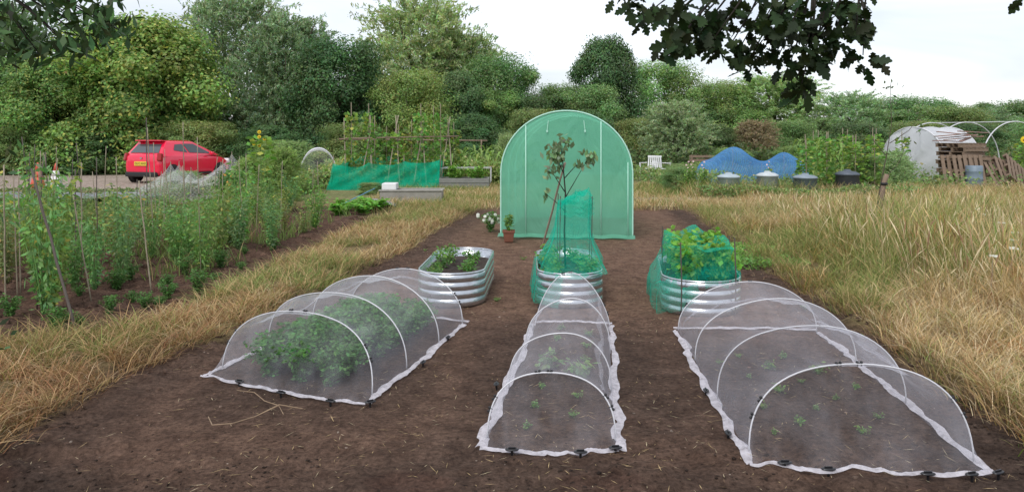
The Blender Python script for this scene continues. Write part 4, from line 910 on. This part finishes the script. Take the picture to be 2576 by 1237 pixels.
for k,(x,y) in enumerate([(6.1,9.6),(6.5,10.6),(5.2,8.0),(5.6,8.6),(6.9,11.4),(4.3,6.9),(4.8,7.4)]):
    r_=empty("wild_carrot",(x,y,0)); tag(r_,"white umbel of wild carrot in the meadow","wildflower","wild carrot umbels"); b=MB(); b.tube([(0,0,0),(.02,0,.52)],.003,5); part("stem",b,M_cane,r_)
    obj("blossom",flower_mesh("blossom",[(.02+rng.normal()*.018,rng.normal()*.018,.53+rng.normal()*.003) for _ in range(10)],.012,(.8,.8,.76)),r_)

# ------------------------------------------------------------------ trough and box
root=empty("water_trough",(-2.38,18.3,0),.02); tag(root,"grey concrete water trough with a white float box","trough")
b=MB(); 
for (x,y,sx,sy) in((0,-.28,1.45,.06),(0,.28,1.45,.06),(-.7,0,.06,.5),(.7,0,.06,.5)): b.box((x,y,.18),(sx,sy,.32))
b.box((0,0,.04),(1.38,.5,.05)); part("basin",b,M_concrete,root,bevel=.008)
b=MB(); b.box((0,-.29,.345),(1.5,.09,.03)); b.box((0,.29,.345),(1.5,.09,.03)); part("rim",b,simple("pale_concrete_rim",(.42,.40,.36),.9),root,bevel=.006)
b=MB(); b.box((0,0,.25),(1.36,.5,.01)); part("water",b,simple("dark_water",(.03,.035,.03),.08),root)
b=MB(); b.box((-.52,0,.43),(.34,.46,.15)); part("float_box",b,M_white,root,bevel=.015)
b=MB(); b.grid(lambda u,v:(-.5+1.0*u,-.3+.6*v,.06+.18*float(fbm(u*3+9,v*3,.5,8))*math.sin(math.pi*u)),16,10); o=obj("old_sack",b.mesh("old_sack",simple("grey_sacking",(.3,.3,.3),.8),True),None,(-3.1,17.4,.0)); tag(o,"crumpled pale grey sack dumped on grass","sack")
pole("blue_hose",(-3.9,17.6,.05),(-3.25,18.2,.38),.012,simple("blue_hose_plastic",(.12,.3,.42),.5),"short blue pipe leaning on the trough","pipe")
root=empty("timber_planter",(-1.45,23.6,0)); tag(root,"low weathered timber planter full of plants","planter")
b=MB(); 
for y in(-.4,.4): 
    for z in(.12,.28): b.box((0,y,z),(1.5,.04,.14))
for x in(-.73,.73): b.box((x,0,.2),(.05,.76,.3))
part("frame",b,simple("grey_timber",(.24,.24,.22),.8),root,bevel=.005)
b=MB(); b.box((0,0,.64),(1.6,.015,.015)); b.box((0,.8,.64),(1.6,.015,.015)); [b.box((x,y,.42),(.015,.015,.46)) for x in(-.79,.79) for y in(0,.8)]; part("net_frame",b,M_hoop,root); obj("foliage",TOMB[0],root,(-.3,0,.2),0,1.1); obj("foliage",TOMB[1],root,(.35,0,.2),0,1.1)
root=empty("small_hoop_tunnel",(-6.35,25.2,0),.25); tag(root,"small hooped tunnel with thin white netting","garden tunnel")
ar=lambda v,s=1:(-.60*math.cos(math.pi*v)*s,1.22*math.sin(math.pi*v)**.7*s)
b=MB(); b.grid(lambda u,v:(ar(v)[0],u*1.8,ar(v)[1]*(1-.06*math.sin(math.pi*3*u)**2)),20,24); b.grid(lambda u,v:(ar(v)[0]*(1-.3*u),-.05*u,ar(v)[1]*(1-u)),8,24); part("netting",b,M_wnet,root,True)
for y in(0,.6,1.2,1.8): b=MB(); b.tube([(ar(v)[0],y,ar(v)[1]) for v in np.linspace(0,1,24)],.014,6); part("hoop",b,M_hoop,root,True)

# ------------------------------------------------------------------ compost bins
def bin_(loc,cb,cl,label,s=1):
    root=empty("compost_bin",loc,0,s); tag(root,label,"compost bin","plastic compost bins in a row")
    b=MB(); b.lathe([(.38,0),(.37,.06),(.36,.07),(.33,.35),(.34,.36),(.30,.6),(.315,.61),(.315,.64),(.28,.64)],28); part("bin_body",b,simple("bin_plastic",cb,.55),root,True)
    b=MB(); b.lathe([(.325,.63),(.335,.66),(.31,.69),(.22,.735),(.1,.755),(.09,.79),(.07,.80),(.001,.80)],28); part("lid",b,simple("lid_plastic",cl,.5),root,True)
    b=MB(); b.box((0,-.375,.14),(.26,.03,.2),(.1,0,0)); part("hatch",b,simple("hatch_plastic",tuple(c*.8 for c in cb),.6),root,bevel=.01)
bin_((5.75,20.4,.0),(.30,.36,.33),(.42,.50,.54),"pale green-grey compost bin in long grass",(.90,.90,.82)); bin_((6.85,20.6,.0),(.30,.34,.32),(.55,.60,.62),"pale grey compost bin with domed lid",(.88,.88,.86))
bin_((7.75,20.3,.0),(.12,.15,.16),(.26,.31,.36),"dark grey compost bin with lighter lid",(.95,.95,.80)); bin_((8.95,20.5,.0),(.06,.065,.07),(.10,.12,.15),"black compost bin with a dome lid",(.95,.95,.92))
root=empty("blue_net_cage",(7.5,24,0)); tag(root,"blue netting stretched over poles in two peaks","netting")
def bf(u,v):
    x=-1.9+3.8*u; y=-.8+1.6*v; pk=.78+.50*math.exp(-((x+.6)/.62)**2)+.36*math.exp(-((x-1.0)/.42)**2)-.45*sst(1.5,1.9,abs(x)); z=float(pk)*math.sin(math.pi*min(max(v,0),1))**.55; return (x,y,max(.0,z)+.05*(float(vn(x*2.5,y*2,1,5))-.5)*min(1,z))
b=MB(); b.grid(bf,80,24); part("netting",b,M_blue,root,True)
for x,z in((-1.6,.65),(-.6,1.25),(.3,.8),(1.0,1.1),(1.6,.6)): b=MB(); b.tube([(x,0,0),(x,0,z)],.015,6); part("pole",b,M_cane,root)
def chair(loc,rz,sc=1):
    root=empty("garden_chair",loc,rz,sc); tag(root,"white plastic garden chair on rough grass","chair","white garden chairs")
    b=MB(); b.box((0,0,.43),(.46,.46,.035)); part("seat",b,M_white,root,bevel=.012)
    b=MB(); 
    for k in range(5): b.box((-.18+.09*k,.25,.66),(.05,.02,.4),(-.15,0,0))
    b.box((0,.285,.87),(.46,.03,.07),(-.15,0,0)); part("backrest",b,M_white,root,bevel=.006)
    for x in(-.21,.21):
        for y in(-.2,.2): b=MB(); b.box((x*1.05,y*1.1,.21),(.045,.045,.42),(0,0,0)); part("leg",b,M_white,root,bevel=.006)
        b=MB(); b.box((x*1.15,0,.64),(.05,.46,.025)); b.box((x*1.15,-.2,.54),(.04,.04,.2)); part("armrest",b,M_white,root,bevel=.006)
chair((5.45,28,0),.5); chair((5.05,28.4,0),-.8)
root=empty("wooden_bench",(8.2,32,0)); tag(root,"brown wooden bench near the hedge","bench"); b=MB(); [b.box((0,y,.45),(1.5,.11,.04)) for y in(-.15,0,.15)]; part("seat",b,M_wood,root); b=MB(); [b.box((0,.25,z),(1.5,.03,.1)) for z in(.62,.78)]; part("backrest",b,M_wood,root)
for x in(-.65,.65): b=MB(); b.box((x,-.15,.21),(.07,.07,.43)); b.box((x,.25,.42),(.07,.05,.85)); part("leg",b,M_wood,root)

# ------------------------------------------------------------------ right side white tunnel, hoops, pallets
root=empty("white_poly_tunnel",(14.7,28.2,0),-1.15); tag(root,"old white poly tunnel with sagging cover","poly tunnel")
ar=lambda v:(-1.4*math.cos(math.pi*v),1.95*math.sin(math.pi*v)**.72)
b=MB(); b.grid(lambda u,v:(ar(v)[0],u*1.9,ar(v)[1]*(1-.06*math.sin(math.pi*2*u)**2)+.03*math.sin(u*31+v*9)*math.sin(math.pi*v)),34,30); 
b.grid(lambda u,v:(ar(v)[0]*(1-u*.98),1.9+.04*math.sin(v*30),ar(v)[1]*(1-u*.6)),8,30)
b.grid(lambda u,v:(ar(v)[0]*(1-u*.98),-.03*math.sin(v*30),ar(v)[1]*(1-u*.6)),8,30); part("cover",b,M_filmw,root,True)
for y in(0,.95,1.9): b=MB(); b.tube([(ar(v)[0]*1.005,y,ar(v)[1]*1.005) for v in np.linspace(0,1,26)],.02,6); part("hoop",b,M_hoop,root,True)
root=empty("tunnel_frame",(18.9,29.8,0),.55); tag(root,"bare white poly tunnel hoops without a cover","tunnel frame")
for y in(-.6,1.2,2.6): b=MB(); b.tube([(ar(v)[0]*1.8,y,ar(v)[1]*1.12) for v in np.linspace(0,1,30)],.022,6); part("hoop",b,M_hoop,root,True)
b=MB(); b.tube([(0,-.6,2.18),(0,2.6,2.18)],.018,6); part("ridge_bar",b,M_hoop,root)
root=empty("wooden_pallet",(15.0,25.6,0),.3); tag(root,"weathered wooden pallet in a leaning stack","pallet","stacked wooden pallets"); b=MB()
for x in np.linspace(-.5,.5,6): b.box((x,0,.125),(.12,1.0,.02))
part("deck_board",b,M_wood,root)
for y in(-.44,0,.44): b=MB(); b.box((0,y,.058),(1.12,.08,.11)); part("bearer",b,M_wood,root)
for k in range(1,10): r_=copy_thing(root,(15.0+rng.normal()*.06,25.6+rng.normal()*.06,.14*k),.3+rng.normal()*.15)
for k in range(2): 
    r_=copy_thing(root,(14.4+.30*k,24.9-.05*k,.5),.1*k); r_.rotation_euler=(1.35,0,.1*k+.1)
for k in range(3):
    r_=copy_thing(root,(16.0+.25*k,25.2,.35),0); r_.rotation_euler=(1.0,.3*k,.3)
root=empty("timber_offcuts",(15.0,25.6,1.42)); tag(root,"pile of old painted boards on the pallets","timber")
M_rb=simple("reddish_board",(.36,.18,.14),.8,color2=(.24,.22,.2))
for k in range(7): b=MB(); b.box((rng.normal()*.25,rng.normal()*.2,.04+.05*k),(1.2,.12,.03),(0,rng.normal()*.12,rng.normal()*.4)); part("board",b,M_rb,root)
root=MB(); root.lathe([(.24,0),(.25,.03),(.25,.24),(.26,.26),(.25,.28),(.25,.48),(.26,.5),(.25,.52),(.25,.66),(.23,.68),(.001,.68)],24); o=obj("blue_barrel",root.mesh("blue_barrel",simple("faded_blue_plastic",(.20,.26,.32),.5),True),None,(14.8,24.6,0)); tag(o,"faded blue water barrel by the pallets","barrel")

root=empty("young_tree",(5.75,12,0)); tag(root,"spindly young tree tied to a stake in tall grass","young tree")
b=MB(); b.tube([(-.12,0,0),(-.05,0,.5),(.02,0,.9),(.1,0,1.3),(.18,0,1.8),(.16,0,2.45)],[.014,.012,.01,.008,.006,.003],6)
for q in[((.02,0,.9),(.3,0,1.2),(.5,.1,1.6)),((.1,0,1.3),(-.1,.1,1.6),(-.12,.1,1.9)),((.15,0,1.5),(.45,0,1.7),(.65,0,1.95)),((.0,0,.8),(-.12,0,.9),(-.25,0,.7))]: b.tube(q,[.007,.005,.002],5)
part("trunk",b,M_bark,root)
P=[]
for cx,cy,cz,nn in[(.17,0,2.4,12),(.5,.1,1.6,12),(-.12,.1,1.9,9),(.65,0,1.95,10),(.2,0,2.0,8),(-.2,0,.8,10),(.3,0,1.25,8)]:
    c=np.array([cx,cy,cz])+rng.normal(size=(nn,3))*.09; v,f=leaf_quads(c,rng.normal(size=(nn,3)),.08,.035,rng.normal(size=(nn,3))+np.array([0,0,-.6])); P.append((v,f,np.repeat(lcol(nn,(.13,.18,.09),.3),4,0)))
v,f,c=join(P); obj("foliage",np_mesh("foliage",v,f,M_leaf,c),root)
pole("tree_stake",(5.62,11.95,0),(5.82,11.95,1.02),.04,M_wood,"round wooden stake supporting the young tree")
b=MB(); b.lathe([(.05,0),(.055,.02),(.05,.04)],10); o=obj("tree_tie",b.mesh("tree_tie",M_black),None,(5.79,11.95,.85)); tag(o,"black rubber tie round the stake","tree tie")

b=MB(); b.tube([(-1.7,4.3,.03),(-1.62,4.15,.04),(-1.5,4.12,.06),(-1.42,4.25,.05),(-1.33,4.38,.07),(-1.2,4.4,.04)],.0028,5); b.tube([(-1.42,4.25,.05),(-1.3,4.28,.1),(-1.25,4.2,.08)],.002,5); b.tube([(-1.7,4.75,.03),(-1.55,4.62,.06),(-1.45,4.5,.05),(-1.35,4.45,.04)],.0025,5)
o=obj("dead_vine",b.mesh("dead_vine",simple("dry_stem_tan",(.34,.24,.15),.9)),None,(0,0,z0(-1.5,4.3))); tag(o,"dry curled plant stem lying on soil","dead plant")

# ------------------------------------------------------------------ overhanging branches
half=[(0,0),(.06,.05),(.12,.13),(.2,.10),(.24,.2),(.34,.25),(.4,.13),(.46,.2),(.56,.30),(.64,.27),(.66,.15),(.74,.2),(.83,.2),(.88,.1),(.96,.07),(1.0,0)]
def lobed(c,t,nr,L):
    n=len(c); t=nrm(t); nr=nrm(nr-t*np.sum(nr*t,-1,keepdims=True)); b_=np.cross(nr,t); k=len(half)
    u=np.array([p[0] for p in half]); w_=np.array([p[1] for p in half])
    fold=w_*.25
    mid=c[:,None]+t[:,None]*(u[None,:,None]*L[:,None,None])
    up=mid+b_[:,None]*(w_[None,:,None]*L[:,None,None])+nr[:,None]*(fold[None,:,None]*L[:,None,None]); dn=mid-b_[:,None]*(w_[None,:,None]*L[:,None,None])+nr[:,None]*(fold[None,:,None]*L[:,None,None])
    v=np.stack([up,mid,dn],2)
    idx=np.arange(n*k*3).reshape(n,k,3)
    f=np.concatenate([np.stack([idx[:,:-1,a],idx[:,:-1,a+1],idx[:,1:,a+1],idx[:,1:,a]],-1).reshape(-1,4) for a in(0,1)])
    return v.reshape(-1,3),f
OC=[(.461,2.11),(.547,2.10),(.609,2.053),(.64,1.96),(.66,1.99),(.733,2.05),(.795,1.985),(.873,1.955),(.888,2.074),(.981,2.012),(.966,1.895),(1.043,1.965),(1.09,2.074),(1.137,1.89),(1.152,1.79),(1.145,1.83),(1.199,1.95),(1.245,1.895),(1.261,2.043),(1.339,2.0),(1.40,2.04),(1.377,1.92),(.68,2.13),(.8,2.12),(.97,2.12),(1.16,2.12),(1.32,2.12),(1.44,2.14),(2.03,2.15),(1.06,2.02),(1.2,2.0),(.84,2.02),(.93,1.96),(1.13,1.95),(1.3,1.96),(.75,2.0),(1.0,2.06),(1.16,2.06),(1.36,2.08),(.68,2.01),(.9,2.1),(1.05,2.11),(1.25,2.1)]
OC+=[(.5+.1*k,2.25+.08*(k%2)) for k in range(11)]
root=empty("oak_branch",(1.2,3.1,2.6)); tag(root,"dark lobed oak leaves hanging from an overhead branch","branch")
b=MB(); b.tube([(1.2,1.2,.35),(.7,.6,.1),(.2,0,-.15),(-.3,-.05,-.28),(-.7,0,-.45)],[.04,.03,.02,.012,.004],8)
P=[]
for cx,cz in OC:
    yy=rng.normal()*.10; p0=Vector((cx-1.2,yy,cz-2.6)); s=Vector((p0.x*.7+.05,yy*.5,p0.z*.4-.14+.02)); b.tube([s,(s+p0)/2+Vector((.02,0,.02)),p0],[.006,.004,.002],5)
    nn=14; c=np.array(p0)+rng.normal(size=(nn,3))*np.array([.028,.05,.022]); t=rng.normal(size=(nn,3))*.8+np.array([0,0,-.4]); nr=rng.normal(size=(nn,3))*.7+np.array([0,-.8,.5])
    v,f=lobed(c,t,nr,.08*(.65+.5*rng.random(nn))); P.append((v,f,np.repeat(lcol(nn,(.026,.046,.016),.4),len(half)*3,0)))  # near-black leaf colour has the backlit shade of the oak painted in
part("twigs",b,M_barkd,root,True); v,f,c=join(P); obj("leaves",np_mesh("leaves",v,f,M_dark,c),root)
LC=[(-2.279,2.19),(-2.17,2.117),(-2.225,2.04),(-2.062,2.153),(-2.08,2.03),(-1.98,1.99),(-1.917,2.117),(-1.82,2.12),(-1.77,2.08),(-2.225,1.98),(-2.333,2.10),(-1.88,2.19),(-2.007,2.064),(-2.3,2.03),(-2.12,2.2),(-2.0,2.2),(-2.15,1.97),(-1.95,2.05)]
LC+=[(-2.4+.09*k,2.3) for k in range(8)]
def leafy_branch(name,o,cl,label,big=.08):
    root=empty(name,o); tag(root,label,"branch"); b=MB(); P=[]; o=Vector(o)
    for cx,cz in cl:
        yy=rng.normal()*.12; p0=Vector((cx,3.5+yy,cz))-o; b.tube([p0*.3,p0*.7+Vector((0,0,.02)),p0],[.008,.004,.002],5)
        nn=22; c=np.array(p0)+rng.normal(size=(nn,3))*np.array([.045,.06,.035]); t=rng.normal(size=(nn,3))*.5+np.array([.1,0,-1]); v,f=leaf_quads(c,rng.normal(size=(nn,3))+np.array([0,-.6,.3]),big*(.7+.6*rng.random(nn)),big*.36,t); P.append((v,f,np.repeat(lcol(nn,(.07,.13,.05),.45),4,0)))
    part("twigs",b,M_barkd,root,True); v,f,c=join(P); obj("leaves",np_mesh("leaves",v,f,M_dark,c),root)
leafy_branch("overhanging_branch",(-2.5,3.4,2.45),LC,"drooping branch with narrow dark leaves overhead")
leafy_branch("side_branch",(-2.75,3.4,1.2),[(-2.42,1.52),(-2.38,1.42),(-2.45,1.3),(-2.4,1.25),(-2.42,.72),(-2.4,.66)],"leafy twigs reaching in beside the plot",.06)
